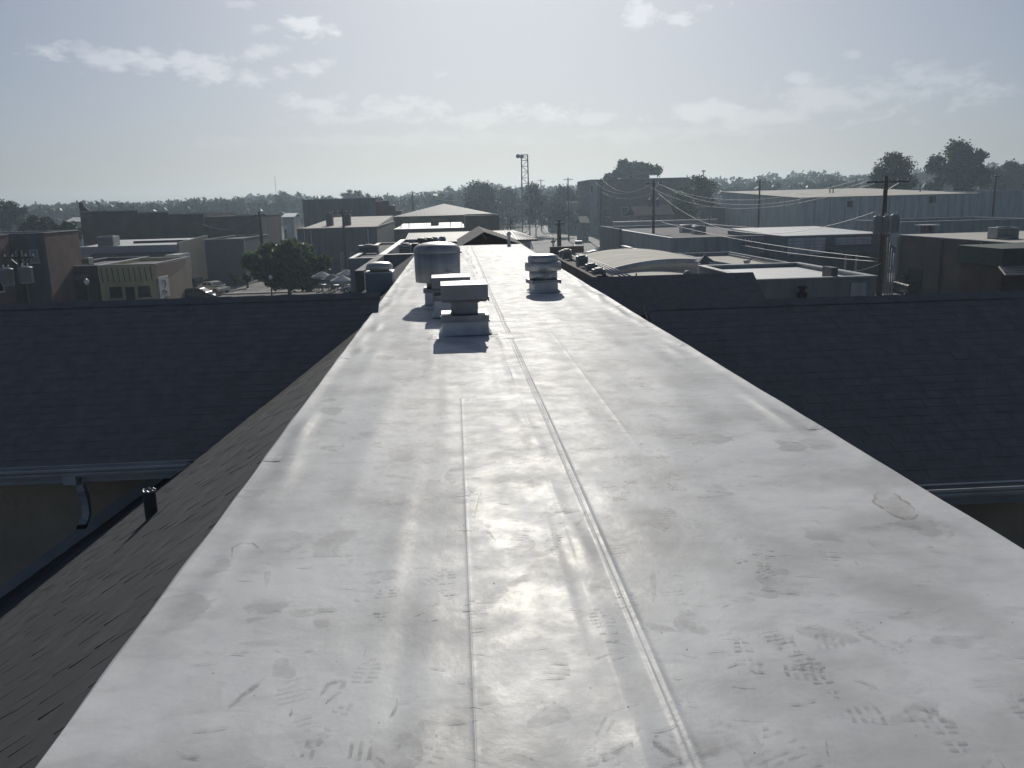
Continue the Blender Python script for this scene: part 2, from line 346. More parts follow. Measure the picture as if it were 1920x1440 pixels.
structure(b.build('grass_verge', mat('mown_grass', (.075, .12, .045), .95, var=.35, vscale=.3)))
b = MB(); b.box((-34, 103.5, 0), (-17, 105, .13)); structure(b.build('kerb', CONC))
for k in range(5):
    b = MB(); x = -33+k*2.9; b.quad((x, 106, .008), (x+.12, 106, .008), (x+.9, 111, .008), (x+.78, 111, .008)); structure(b.build('parking_marking', PAINT))

# ================================================================== THE NEAR BUILDING
XL, XR, Y0, Y1 = -1.285, 2.495, -2.0, 32.9
T = 0.678                                      # pitch of the long slopes
main = thing('shingled_building', 'near building with a flat white membrane roof between dark shingle slopes', 'building', (0.6, 14, 0))
rA = np.random.default_rng(5)
_w = [(rA.uniform(2.0, 9.0), rA.uniform(.25, 1.6), rA.uniform(0, 6.28), rA.uniform(.5, 1.0)) for _ in range(26)]
_d = [(rA.uniform(-1.1, 2.3), rA.uniform(1, 30), rA.uniform(.08, .3), rA.uniform(.15, 1.1), rA.uniform(-.009, .009)) for _ in range(190)]
_e = [(sd, rA.uniform(1, 32), rA.uniform(.08, .22), rA.uniform(.18, .7), rA.uniform(.006, .02)) for sd in (0, 1) for _ in range(46)]
XS = G(1310, 1440, ROOF).x; XC1 = G(893, 1440, ROOF).x; XC2 = G(1190, 830, ROOF).x
def seam_x(y): return XS+.012*np.sin(y*.35)-.02*np.clip((y-9)/10, 0, 1)
def hz(x, y):
    x = np.asarray(x, float); y = np.asarray(y, float); h = np.zeros(np.broadcast(x, y).shape)
    for (kx, ky, ph, a) in _w: h = h+a*.0011*np.sin(kx*x+ky*y+ph)*(3.5/(kx+1.2))
    for (cx, cy, sx, sy, a) in _d: h = h+a*np.exp(-((x-cx)/sx)**2-((y-cy)/sy)**2)
    # ripples that run with the length of the roof
    for i, (cx, s, a) in enumerate(((-.95, .07, .004), (-.62, .08, .005), (-.30, .05, .004), (-.14, .06, .0045), (.25, .05, .004), (.38, .035, .004), (1.0, .09, .004), (1.35, .1, .004), (1.75, .1, .004), (2.05, .08, .004))):
        h = h+a*np.exp(-((x-cx-.03*np.sin(y*.8+i))/s)**2)*(.5+.5*np.sin(y*(.9+.13*i)+i*1.7))
    h = h+.0022*np.exp(-np.abs(x-XC1)/.006)*((y > 1) & (y < 7.0))                          # fold ridge
    h = h+.0014*np.exp(-np.abs(x-XC2)/.018)*np.clip((y-5)/1, 0, 1)*np.clip((13-y)/3, 0, 1)
    xs = seam_x(y)
    h = h+.0008*(x < xs)*(x > xs-.16)                                                      # lapped sheet
    wob = xs-.16-.02*np.sin(y*3.1)-.03*np.sin(y*1.1+1)
    h = h+(.005+.005*np.sin(y*5.3)*np.sin(y*2.1+.5))*np.exp(-((x-wob)/.06)**2)              # loose pucker along the lap
    h = h+.006*np.exp(-((x-xs)/.010)**2)+.004*np.exp(-((x-xs+.026)/.007)**2)                 # weld bead
    for sd, cy, s, sy, a in _e:                                                            # puckers along the edges
        cx = XL+s if sd == 0 else XR-s
        h = h+a*.6*np.exp(-((x-cx)/.05)**2-((y-cy)/sy)**2)
    edge = np.minimum(x-XL, XR-x)
    h = h+.012*np.exp(-(edge/.05)**2)
    # membrane drawn up around the curbs
    for (cx, cy) in ((.09, 10.62), (.0, 12.1), (-.16, 13.75), (1.55, 15.3)):
        r = np.sqrt((x-cx)**2+(y-cy)**2); an = np.arctan2(y-cy, x-cx)
        h = h+.01*np.exp(-((r-.5)/.13)**2)*(.4+.6*np.sin(an*9+cx*7)**2)
    return h
xs_ = np.unique(np.round(np.concatenate([np.linspace(XL, XR, 110), XS+np.linspace(-.24, .05, 36), XC1+np.linspace(-.022, .022, 19), XC2+np.linspace(-.04, .04, 9)]), 4))
ys_ = np.concatenate([np.arange(Y0, 1.2, .2), np.arange(1.2, 9, .035), np.arange(9, 17, .05), np.arange(17, Y1, .12), [Y1]])
gx, gy = np.meshgrid(xs_, ys_); gz = ROOF+hz(gx, gy)
nx, ny = len(xs_), len(ys_)
def hzi(x, y):                       # the same surface, read off the finished grid
    x = np.clip(np.asarray(x, float), XL, XR); y = np.clip(np.asarray(y, float), Y0, Y1)
    i = np.clip(np.searchsorted(xs_, x)-1, 0, len(xs_)-2); j = np.clip(np.searchsorted(ys_, y)-1, 0, len(ys_)-2)
    a = (x-xs_[i])/(xs_[i+1]-xs_[i]); b_ = (y-ys_[j])/(ys_[j+1]-ys_[j]); g_ = gz-ROOF
    return g_[j, i]*(1-a)*(1-b_)+g_[j, i+1]*a*(1-b_)+g_[j+1, i]*(1-a)*b_+g_[j+1, i+1]*a*b_
vv = np.stack([gx.ravel(), gy.ravel(), gz.ravel()], 1)
ii = (np.arange(ny-1)[:, None]*nx+np.arange(nx-1)[None]).ravel()
ff = np.stack([ii, ii+1, ii+nx+1, ii+nx], 1)
o = ORIG[main.name]; me = bpy.data.meshes.new('flat_roof'); me.from_pydata((vv-np.array(o)).tolist(), [], ff.tolist())
me.polygons.foreach_set('use_smooth', np.ones(len(ff), bool)); me.materials.append(MEM)
flat = bpy.data.objects.new('flat_roof', me); COL.objects.link(flat); flat.parent = main; ORIG[flat.name] = o
tag(flat, 'long flat white membrane roof with scuffs and a lapped seam')
# turned-down membrane edge and drip metal
for nm, x, sg in (('roof_edge', XL, -1), ('roof_edge', XR, 1)):
    b = MB(); ye = np.arange(Y0, Y1+.01, .12); k = len(ye); h0 = hz(np.full(k, x), ye)+ROOF; wv = .004*np.sin(ye*2.3)+.003*np.sin(ye*7.1)
    rings = [np.stack([np.full(k, x), ye, h0], 1), np.stack([x+sg*(.012+wv), ye, h0-.006], 1), np.stack([x+sg*(.018+wv), ye, h0-.02], 1), np.stack([x+sg*(.016+wv*1.5), ye, np.full(k, ROOF-.075)], 1), np.stack([np.full(k, x-sg*.02), ye, np.full(k, ROOF-.078)], 1)]
    vs = np.concatenate(rings).tolist(); fs = []
    for r in range(4):
        for i in range(k-1): q = (r*k+i, r*k+i+1, (r+1)*k+i+1, (r+1)*k+i); fs.append(q if sg > 0 else q[::-1])
    b.add(vs, fs, 0, True); b.build(nm, MEM, main)
b = MB(); b.box((XL, Y1, ROOF-.12), (XR, Y1+.02, ROOF+.012)); b.build('roof_edge', MEM, main)
# joint patches along the edges and at the curbs
def patch(x0, x1, y0, y1, parent=main, th=.003, nm='membrane_patch'):
    b = MB(); n1, n2 = max(2, int((x1-x0)/.04)), max(2, int((y1-y0)/.05)); ax = np.linspace(x0, x1, n1+1); ay = np.linspace(y0, y1, n2+1)
    AXg, AYg = np.meshgrid(ax, ay); zz = ROOF+hzi(AXg, AYg)+th+.002
    edge = (AXg == ax[0]) | (AXg == ax[-1]) | (AYg == ay[0]) | (AYg == ay[-1]); zz = zz-np.where(edge, .003, 0)
    vs = np.stack([AXg.ravel(), AYg.ravel(), zz.ravel()], 1).tolist(); w = n1+1
    fs = [(j*w+i, j*w+i+1, (j+1)*w+i+1, (j+1)*w+i) for j in range(n2) for i in range(n1)]
    b.add(vs, fs, 0, False); return b.build(nm, MEM, parent)
for (u, v, sd) in ((515, 862, 0), (640, 671, 0), (708, 577, 0), (1515, 803, 1), (1283, 648, 1), (1170, 574, 1)):
    p = G(u, v, ROOF)
    if sd == 0: patch(XL+.002, XL+.11, p.y-.06, p.y+.06)
    else: patch(XR-.11, XR-.002, p.y-.06, p.y+.06)
for (x0, x1, y0, y1) in ((-.38, .56, 10.20, 10.24), (.44, .80, 10.05, 10.42), (-.36, -.22, 10.1, 10.55), (.40, .78, 11.5, 11.6), (1.18, 1.30, 14.9, 15.6), (1.82, 2.1, 14.9, 15.1), (-.62, -.44, 13.2, 13.5)):
    patch(x0, x1, y0, y1)

# scuffs, boot prints and grit lying on the membrane
SCUFF = bpy.data.materials.new('grey_scuff'); SCUFF.use_nodes = True
def alpha_mat(m, col, a, vs=12):
    m.use_nodes = True
    nt = m.node_tree; nt.nodes.clear(); d = nt.nodes.new('ShaderNodeBsdfPrincipled'); d.inputs['Base Color'].default_value = (*col, 1); d.inputs['Roughness'].default_value = .6
    t = nt.nodes.new('ShaderNodeBsdfTransparent'); mx = nt.nodes.new('ShaderNodeMixShader'); o = nt.nodes.new('ShaderNodeOutputMaterial')
    tc_ = nt.nodes.new('ShaderNodeTexCoord'); n = nt.nodes.new('ShaderNodeTexNoise'); n.inputs['Scale'].default_value = vs; n.inputs['Detail'].default_value = 6
    nt.links.new(tc_.outputs['Object'], n.inputs['Vector']); r = nt.nodes.new('ShaderNodeMapRange'); nt.links.new(n.outputs['Fac'], r.inputs[0])
    r.inputs[1].default_value = .35; r.inputs[2].default_value = .7; r.inputs[3].default_value = 0; r.inputs[4].default_value = a
    nt.links.new(r.outputs[0], mx.inputs[0]); nt.links.new(t.outputs[0], mx.inputs[1]); nt.links.new(d.outputs[0], mx.inputs[2]); nt.links.new(mx.outputs[0], o.inputs[0]); return m
alpha_mat(SCUFF, (.26, .26, .255), .5, 26)
SCUFF2 = alpha_mat(bpy.data.materials.new('faint_scuff'), (.33, .33, .32), .5, 24); 
for m_ in (SCUFF, SCUFF2): m_.node_tree  # keep
SC2 = SCUFF2
rS = random.Random(3)
def decal(b, pts, mi=0, dz=.0035):
    P2 = np.array(pts); z = ROOF+hzi(P2[:, 0], P2[:, 1])+dz; b.add(np.column_stack([P2, z]).tolist(), [tuple(range(len(pts)))], mi)
def stroke(b, pts, w, mi=0, dz=.0035):
    pts = np.array(pts, float)
    for i in range(len(pts)-1):
        d = pts[i+1]-pts[i]; n = np.array([-d[1], d[0]])/(np.linalg.norm(d)+1e-9); w0, w1 = w[i]/2, w[i+1]/2
        decal(b, [pts[i]-n*w0, pts[i+1]-n*w1, pts[i+1]+n*w1, pts[i]+n*w0], mi, dz)
marks = MB()
def inroof(p): return XL+.1 < p[0] < XR-.1
def boot(cx, cy, a, mi):
    L = .29; ca, sa = math.cos(a), math.sin(a)
    def tr(x, y): return (cx+x*ca-y*sa, cy+x*sa+y*ca)
    kind = rS.random()
    for k in range(11):
        t = -.5+k/10
        if -.16 < t < -.02: continue                                  # the waist leaves no mark
        if rS.random() < .28: continue
        w = (.052 if t > 0 else .038)*math.sqrt(max(.05, 1-(abs(t*2)**3)))
        if kind < .5: decal(marks, [tr(t*L-.006, -w), tr(t*L+.006, -w*.9), tr(t*L+.006, w*.9), tr(t*L-.006, w)], mi)
        else:
            for sgn in (-1, 1): decal(marks, [tr(t*L-.008, sgn*w*.15), tr(t*L+.006, sgn*w*.2), tr(t*L+.008, sgn*w), tr(t*L-.006, sgn*w*.9)], mi)
for (x0_, drift, st_, cnt) in ((-.25, .03, 1.5, 17), (.62, -.02, 1.7, 15), (1.35, -.05, 1.6, 11), (.1, .02, 3.2, 11), (-.6, .05, 1.4, 10), (.3, .05, 1.35, 9), (1.7, -.06, 1.5, 8), (1.0, -.01, 2.0, 12)):     # walking tracks, left and right foot in turn
    for k in range(cnt):
        y = st_+k*.62+rS.gauss(0, .07); x = x0_+drift*k+(.10 if k % 2 else -.10)+rS.gauss(0, .04)
        if inroof((x, y)): boot(x, y, math.pi/2+rS.gauss(0, .22)+(-.15 if k % 2 else .15), 2 if rS.random() < .55 else 1)
for k in range(14):
    y = 1.35+rS.random()*2.2; x = rS.uniform(-.7, 1.9)
    if inroof((x, y)): boot(x, y, rS.uniform(0, 6.28), rS.choice((1, 2, 2)))
def sole_blot(cx, cy, a, L, W, mi):
    pts = []
    for k in range(18):
        t = 2*math.pi*k/18; r = 1+.25*math.sin(2*t+cx*9)+.2*math.sin(3*t+cy*5)+.12*rS.random(); x, y = L*math.cos(t)*r/2, W*math.sin(t)*r/2
        pts.append((cx+x*math.cos(a)-y*math.sin(a), cy+x*math.sin(a)+y*math.cos(a)))
    decal(marks, pts, mi, .003)
for k in range(200):
    y = 1.3+rS.random()**1.5*12; x = rS.gauss(.4, .95)
    if inroof((x, y)) and inroof((x+.1, y)) and inroof((x-.1, y)): sole_blot(x, y, rS.uniform(0, 3.14), rS.uniform(.05, .3), rS.uniform(.02, .12), 2)
for k in range(760):                                                   # short drag marks, mostly crosswise
    y = 1.3+rS.random()**1.8*14; x = rS.uniform(XL+.3, XR-.3); L = rS.uniform(.025, .12); a = rS.gauss(0, .35) if rS.random() < .8 else rS.uniform(0, 3)
    cv = rS.uniform(-.4, .4); pts = []
    for i in range(6): t = i/5-.5; pts.append((x+L*t*math.cos(a)-cv*L*(t*t)*math.sin(a), y+L*t*math.sin(a)+cv*L*(t*t)*math.cos(a)))
    w0 = rS.uniform(.003, .012)
    if all(inroof(p) for p in pts): stroke(marks, pts, [w0*.3, w0*.8, w0, w0, w0*.8, w0*.3], 0 if rS.random() < .5 else 1)
def imgstroke(uv, w, mi=0):
    pts = [G(u, v, ROOF) for u, v in uv]; n = len(pts); stroke(marks, [(p.x, p.y) for p in pts], [w*(.4 if i in (0, n-1) else 1) for i in range(n)], mi)
imgstroke([(423, 1330), (450, 1308), (478, 1285), (497, 1268)], .022)
imgstroke([(600, 1300), (618, 1275), (645, 1270), (640, 1290), (612, 1310)], .02, 1)
imgstroke([(853, 994), (885, 996), (915, 997), (930, 1014)], .02, 1); imgstroke([(888, 975), (898, 935), (903, 925)], .008)
imgstroke([(520, 1050), (600, 1040), (700, 1035)], .006, 1); imgstroke([(1480, 1080), (1510, 1082), (1540, 1083)], .008); imgstroke([(1420, 1105), (1460, 1112), (1500, 1115)], .03, 1)
imgstroke([(1610, 1190), (1640, 1205), (1660, 1215)], .03, 1); imgstroke([(1735, 1335), (1765, 1350), (1790, 1358)], .03, 1); imgstroke([(575, 1395), (590, 1385), (606, 1378)], .06, 1)
for i in range(9):                                                     # bold lug prints by the camera
    for (u, v, s) in ((1130+i*6.5, 1418-i*2.2, 1), (1225+i*6, 1398+i*3.4, 1)):
        p = G(u, v, ROOF); decal(marks, [(p.x-.004, p.y-.018), (p.x+.006, p.y-.014), (p.x+.010, p.y+.018), (p.x-.001, p.y+.014)], 0)
marks_ob = marks.build('scuff_marks', [SCUFF, SC2, alpha_mat(bpy.data.materials.new('faint_smudge'), (.40, .40, .39), .3, 12)], flat, kind='stuff')
grit = MB()
for k in range(90):
    y = 1.25+rS.random()**2.5*7; x = rS.uniform(XL+.1, XR-.1); s = rS.uniform(.0012, .0035); z = ROOF+float(hzi(x, y)); a = rS.uniform(0, 3)
    grit.add([(x+s*math.cos(a), y+s*math.sin(a), z), (x+s*math.cos(a+2.1), y+s*math.sin(a+2.1), z), (x+s*math.cos(a+4.2), y+s*math.sin(a+4.2), z), (x, y, z+s*1.2)], [(0,1,3), (1,2,3), (2,0,3)])
grit.build('roof_grit', mat('grit', (.05, .045, .04), .9), flat, kind='stuff')
RUST = alpha_mat(bpy.data.materials.new('tide_mark'), (.36, .29, .22), .75, 14)
st = MB(); ring = [G(u, v, ROOF) for u, v in ((1638, 922), (1660, 921), (1680, 929), (1698, 943), (1712, 957), (1720, 968), (1702, 972), (1688, 970), (1668, 962), (1650, 950), (1638, 937), (1638, 922))]
rp = [(p.x, p.y) for p in ring]
def dstroke(bb, pts, w, mi): 
    fine = []
    for i in range(len(pts)-1):
        for t in (0, .33, .66): fine.append((pts[i][0]*(1-t)+pts[i+1][0]*t+rS.gauss(0, .006), pts[i][1]*(1-t)+pts[i+1][1]*t+rS.gauss(0, .01)))
    fine.append(fine[0]); stroke(bb, fine, [w*rS.uniform(.4, 1.5) for _ in fine], mi)
dstroke(st, rp, .012, 0); decal(st, rp[:-1], 1, .0030)
ring = [G(u, v, ROOF) for u, v in ((436, 1045), (436, 1030), (455, 1020), (475, 1018), (487, 1028))]; stroke(st, [(p.x, p.y) for p in ring], [.004, .01, .008, .01, .004], 0)
st.build('tide_mark', [RUST, alpha_mat(bpy.data.materials.new('tide_fill'), (.50, .46, .42), .35, 6)], flat, kind='stuff')

# ---------------------------------------------------------------- left slope with its shingles
ANG = math.atan(T); ca, sa = math.cos(ANG), math.sin(ANG)
def slopeL(x): return ROOF-.055+T*(x-XL)
def slopeR(x): return ROOF-.055-T*(x-XR)
b = MB(); b.slab([(XL, Y0, slopeL(XL)), (XL, Y1, slopeL(XL)), (-9.2, Y1, slopeL(-9.2)), (-9.2, Y0, slopeL(-9.2))], (-sa, 0, ca), .12)
left_slope = fixn(b.build('roof_slope', SHINGLE3, main)); tag(left_slope, 'sunlit dark shingle slope left of the white roof')
b = MB(); b.slab([(XR, Y0, slopeR(XR)), (9.9, Y0, slopeR(9.9)), (9.9, Y1, slopeR(9.9)), (XR, Y1, slopeR(XR))], (sa, 0, ca), .12)
fixn(b.build('roof_slope', SHINGLE3, main))
EXPO = .143
tabs = []
rT = random.Random(9); row = 0
s = .03
while s < 7.2:
    y = 1.0+rT.uniform(-.2, .2)
    while y < 11.1:
        w = rT.choice((.11, .16, .21, .28)); th = rT.choice((.005, .007, .009)); tabs.append((s, y, w, th, rT.choice((0, 0, 0, 1)))); y += w+rT.uniform(.002, .005)
    s += EXPO; row += 1
CX, CY = math.cos, math.sin
camp = Vector((0, 0, EYE))
def px(p):
    c = AX.T @ (np.array(p)-np.array([0, 0, EYE])); return (960+FOC*c[0]/c[2], 720+FOC*c[1]/c[2]) if c[2] > .1 else (1e5, 1e5)
def tabpos(s, y): return Vector((XL-s*ca, y, slopeL(XL)-s*sa))
scored = []; rest = []
for tb in tabs:
    p = tabpos(tb[0]+.07, tb[1]+tb[2]/2)
    if p.y > 10.9: continue
    u, v = px(p)
    hid = not (-20 < u < 1000 and 500 < v < 1460) or u > 68+(1440-v)*.739+12
    if u < -150 or v > 1600: continue
    (rest if hid else scored).append(((p-camp).length, tb))
scored.sort(key=lambda q: q[0]-1.2*q[1][2]); near, far_ = scored[:300], scored[300:]+rest
SMATS = (SHINGLE, SHINGLE2, SHINGLE3); cache = {}
def tab_verts(w, th): return [(-.012, 0, .001), (EXPO+.012, 0, .001), (EXPO+.012, w, .001), (-.012, w, .001), (-.012, 0, .003), (EXPO+.012, 0, th+.003), (EXPO+.012, w, th+.003), (-.012, w, .003)]
BOXF = [(0,3,2,1), (4,5,6,7), (0,1,5,4), (1,2,6,5), (2,3,7,6), (3,0,4,7)]
RM = Matrix(((-ca, 0, -sa), (0, -1, 0), (-sa, 0, ca)))
for _, (s, y, w, th, mi) in near:
    key = (w, th, mi)
    if key not in cache:
        bb = MB(); bb.add(tab_verts(w, th), BOXF); me = bb.mesh('shingle'); me.materials.append(SMATS[mi]); cache[key] = me
    ob = bpy.data.objects.new('shingle', cache[key]); COL.objects.link(ob); ob.parent = left_slope
    ob.location = tabpos(s, y+w)-ORIG[left_slope.name]; ob.rotation_euler = RM.to_euler()
bb = MB()
for _, (s, y, w, th, mi) in far_:
    o0 = tabpos(s, y+w); bb.add([o0+RM @ Vector(q) for q in tab_verts(w, th)], BOXF, mi)
bb.build('shingle_field', list(SMATS), left_slope, kind='stuff')

def field(name, parent, org, xd, dd, nn, wid, length, clip=None, seed=1, mats=SMATS):
    """courses of shingles: org = top corner, xd along the courses, dd down the slope, nn the normal"""
    org, xd, dd, nn = (Vector(q) for q in (org, xd, dd, nn)); r = random.Random(seed); m = MB(); s = 0
    while s < length-.02:
        t = -r.uniform(0, .3)
        while t < wid:
            w = r.choice((.14, .19, .24)); th = r.choice((.0015, .003, .004))
            t0, t1 = max(t, 0), min(t+w, wid); mid = org+xd*((t0+t1)/2)+dd*(s+.07)
            if t1-t0 > .02 and (clip is None or clip(mid)):
                lo = [org+xd*a+dd*c+nn*.001 for a, c in ((t0, s-.012), (t1, s-.012), (t1, s+EXPO+.012), (t0, s+EXPO+.012))]
                up = [lo[0]+nn*.002, lo[1]+nn*.002, lo[2]+nn*(th+.002), lo[3]+nn*(th+.002)]
                m.hexa(lo, up, 1)
            t += w+.0025
        s += EXPO
    return m.build(name, list(mats), parent, kind='stuff')

right_slope = [o_ for o_ in main.children if o_.name.startswith('roof_slope')][-1]
field('shingle_field', right_slope, (XR, Y0, slopeR(XR)), (0, 1, 0), (ca, 0, -sa), (sa, 0, ca), 10.0-Y0, 6.0, None, 41, SMATS)
# ---------------------------------------------------------------- wings that cross the long roof
def wing(side, ye, ze, yr, zr, xe, xin, lab, seed):
    sg = -1 if side == 'left' else 1; base = XL if sg < 0 else XR; sl = slopeL if sg < 0 else slopeR
    q = (zr-ze)/(yr-ye); yb = yr+(yr-ye)
    xv = base+sg*(ROOF-.055-ze)/T; y0 = ye+(ROOF-.055-ze)/q
    n = Vector((0, -q, 1)).normalized(); d = Vector((0, -1, -q)).normalized()
    poly = [(xe, ye, ze), (xv, ye, ze), (base, y0, ROOF-.055), (xin, yr, zr), (xe, yr, zr)]
    bb = MB(); bb.slab(poly, n, .1); sp = fixn(bb.build('roof_slope', SHINGLE3, main)); tag(sp, lab)
    nb = Vector((0, q, 1)).normalized(); bb = MB()
    bb.slab([(xe, yb, ze), (xv, yb, ze), (base, 2*yr-y0, ROOF-.055), (base+sg*.3, yr, zr), (xe, yr, zr)], nb, .1); fixn(bb.build('roof_slope', SHINGLE3, main))
    L = math.hypot(yr-ye, zr-ze)
    def clip(p):
        on = sl(p.x) if (p.x < XL if sg < 0 else p.x > XR) else ROOF+9
        return p.z > on-.16 if (p.x < XL or p.x > XR) else (p.z > ROOF+.01 and sg*(p.x-xin) > 0)
    x0 = min(xe, xin); field('shingle_field', sp, (x0, yr, zr), (1, 0, 0), d, n, abs(xe-xin), L, clip, seed, (SHINGLE_GLARE,)*3)
    bb = MB(); nseg = int(abs(xe-xin)/.25)                               # ridge cap pieces
    for k in range(nseg):
        xa = x0+k*.25; lift = .012+.004*(k % 2)
        bb.add([(xa, yr-.14, zr-.14*q+lift), (xa+.27, yr-.14, zr-.14*q+lift+.004), (xa+.27, yr, zr+lift+.012), (xa, yr, zr+lift+.008), (xa+.27, yr+.14, zr-.14*q+lift+.004), (xa, yr+.14, zr-.14*q+lift)], [(0,1,2,3), (3,2,4,5)])
    bb.build('ridge_cap', SHINGLE_GLARE, main)
    return q, xv
ZE = ROOF-1.39; YE = 10.25
wing('left', YE, ZE, 13.42, ROOF+.25, -19, -1.2, 'shaded dark shingle slope of the cross wing on the left', 21)
ZER = ROOF-1.40; YER = 8.19
wing('right', YER, ZER, 11.32, ROOF+.19, 19, 2.52, 'shaded dark shingle slope of the cross wing on the right', 22)
# left wing: stuccoed wall standing on the slope, metal flashing, gutter, downspout
YW = 11.0; zs = ZE-.10
xw = XL-(ROOF-.055-zs)/T
b = MB(); b.slab([(-19, YW, zs), (-19, YW, 0), (-9.15, YW, 0), (-9.15, YW, slopeL(-9.15)-.05), (xw, YW, zs)], (0, -1, 0), .25); fixn(b.build('wall', STUCCO, main))
b = MB(); xa, xb = xw+.18, -9.1
b.slab([(xa, YW-.012, slopeL(xa)+.0), (xa, YW-.012, slopeL(xa)+.17), (xb, YW-.012, slopeL(xb)+.17), (xb, YW-.012, slopeL(xb)+.0)], (0, -1, 0), .01); fixn(b.build('wall_flashing', TRIM, main))
b = MB(); b.box((-19, YE+.03, zs-.02), (xw+.12, YW-.002, zs)); b.build('soffit', TRIM_W, main)
b = MB(); b.box((-19, YE+.0, ZE-.22), (xw+.20, YE+.028, ZE-.03)); b.build('fascia', TRIM_W, main)
def gutter(xa, xb, y, z, nm='gutter'):
    prof = [(0, -.115), (0, 0), (-.006, 0), (-.006, -.10), (-.085, -.10), (-.10, -.075), (-.10, -.05), (-.125, -.02), (-.125, 0), (-.140, 0), (-.140, -.028), (-.112, -.056), (-.112, -.082), (-.094, -.115)]
    k = len(prof); bb = MB(); vs = [(xx, y+py, z+pz) for xx in (xa, xb) for py, pz in prof]
    bb.add(vs, [(i, (i+1) % k, k+(i+1) % k, k+i) for i in range(k)]+[tuple(range(k)), tuple(range(2*k-1, k-1, -1))]); return fixn(bb.build(nm, TRIM_W, main))
gutter(-19, xw+.05, YE-.004, ZE-.012)
b = MB(); b.box((-19, YE-.03, ZE-.006), (xw+.4, YE+.06, ZE+.004)); b.build('drip_edge', TRIM, main)
p0 = P(136, 905, YE-.06); pe = P(155, 985, YW-.16)
b = MB(); b.box((p0.x-.075, YE-.135, ZE-.21), (p0.x+.075, YE-.01, ZE-.10)); b.build('gutter_outlet', TRIM_W, main)
b = MB(); zt = ZE-.2
pts = [P(150, 908, YE-.06), P(154, 918, YE-.03), P(158, 928, YE+.04), P(161, 945, YE+.08), P(163, 962, YE+.08), P(160, 974, YE+.04), P(154, 985, YE-.04)]; pe = pts[-1]
for i in range(len(pts)-1): b.bar(pts[i], pts[i+1], .085, .065, up=(0, 1, 0))
b.build('downspout', TRIM_W, main); b = MB(); b.box((pe.x-.05, pe.y-.05, pe.z-.03), (pe.x+.05, pe.y+.03, pe.z+.004)); b.build('downspout_mouth', DARK, main)  # dark block standing in for the shade inside the open end
# right wing eave and the wall below
b = MB(); b.box((4.7, YER, ZER-.24), (19, YER+.03, ZER-.03)); b.build('fascia', TRIM, main)
gutter(19, 4.4, YER-.004, ZER-.012)
b = MB(); b.box((4.3, YER-.03, ZER-.006), (19, YER+.06, ZER+.004)); b.build('drip_edge', TRIM_W, main)
zsr = ZER-.12; xwr = XR+(ROOF-.055-zsr)/T; YWR = YER+.75
b = MB(); b.slab([(19, YWR, zsr), (xwr, YWR, zsr), (9.85, YWR, slopeR(9.85)-.05), (9.85, YWR, 0), (19, YWR, 0)], (0, -1, 0), .25); fixn(b.build('wall', STUCCO, main))
b = MB(); b.box((xwr-.1, YER+.032, zsr-.02), (19, YWR-.002, zsr)); b.build('soffit', TRIM_W, main)
b = MB(); b.slab([(xwr-.15, YWR-.012, slopeR(xwr-.15)), (xwr-.15, YWR-.012, slopeR(xwr-.15)+.17), (9.8, YWR-.012, slopeR(9.8)+.17), (9.8, YWR-.012, slopeR(9.8))], (0, -1, 0), .01); fixn(b.build('wall_flashing', TRIM, main))
# body of the building, far end and lower storey
b = MB(); b.box((-9.0, Y0, 0), (9.7, Y1-.3, 3.1)); b.box((-1.2, Y1-.3, 0), (2.4, Y1-.05, ROOF-.1)); b.build('wall', BRICK_B, main)
# second dark wing behind on the right
ridge_a, ridge_b = P(1112, 522, 25), P(1412, 509, 25)
zr2 = (ridge_a.z+ridge_b.z)/2; q2 = .62; run = 4.6; ya = 25; xr2 = ridge_b.x; xl2 = XR+.03
n2_ = Vector((0, -q2, 1)).normalized(); d2_ = Vector((0, -1, -q2)).normalized()
b = MB(); b.slab([(xl2, ya-run, zr2-q2*run), (xr2, ya-run, zr2-q2*run), (xr2, ya, zr2), (xl2, ya, zr2)], n2_, .12); sp = fixn(b.build('roof_slope', SHINGLE3, main)); tag(sp, 'dark shingle slope of the farther wing on the right')
field('shingle_field', sp, (xl2, ya, zr2), (1, 0, 0), d2_, n2_, xr2-xl2, run*math.hypot(1, q2), None, 31, (SHINGLE_GLARE,)*3)
b = MB(); b.slab([(xl2, ya+run, zr2-q2*run), (xr2, ya+run, zr2-q2*run), (xr2, ya, zr2), (xl2, ya, zr2)], Vector((0, q2, 1)), .12); fixn(b.build('roof_slope', SHINGLE3, main))
b = MB(); b.slab([(xr2-.05, ya-run+.2, 0), (xr2-.05, ya-run+.2, zr2-q2*run), (xr2-.05, ya, zr2-.1), (xr2-.05, ya+run-.2, zr2-q2*run), (xr2-.05, ya+run-.2, 0)], (1, 0, 0), .2); fixn(b.build('wall', GREYW, main))
# little gable past the far end of the flat roof
ap = P(907, 434, 37.5); gl, gr = P(858, 464, 37.5), P(985, 460, 37.5)
b = MB(); b.slab([(gl.x, 37.0, gl.z), (ap.x, 37.0, ap.z), (ap.x, 46, ap.z), (gl.x, 46, gl.z)], (-.5, 0, 1), .14); b.slab([(ap.x, 37.0, ap.z), (gr.x, 37.0, gr.z), (gr.x, 46, gr.z), (ap.x, 46, ap.z)], (.5, 0, 1), .14); fixn(b.build('gable_roof', SHINGLE3, main))
b = MB(); b.slab([(gl.x+.1, 37.5, gl.z-.1), (ap.x, 37.5, ap.z-.1), (gr.x-.1, 37.5, gr.z-.1), (gr.x-.1, 37.5, 0), (gl.x+.1, 37.5, 0)], (0, -1, 0), .2); fixn(b.build('gable_wall', BRICK_D, main))
b = MB(); b.bar(P(903, 436, 36.95), P(912, 449, 36.95), .12, .02); b.build('gable_flashing', TRIM_W, main)
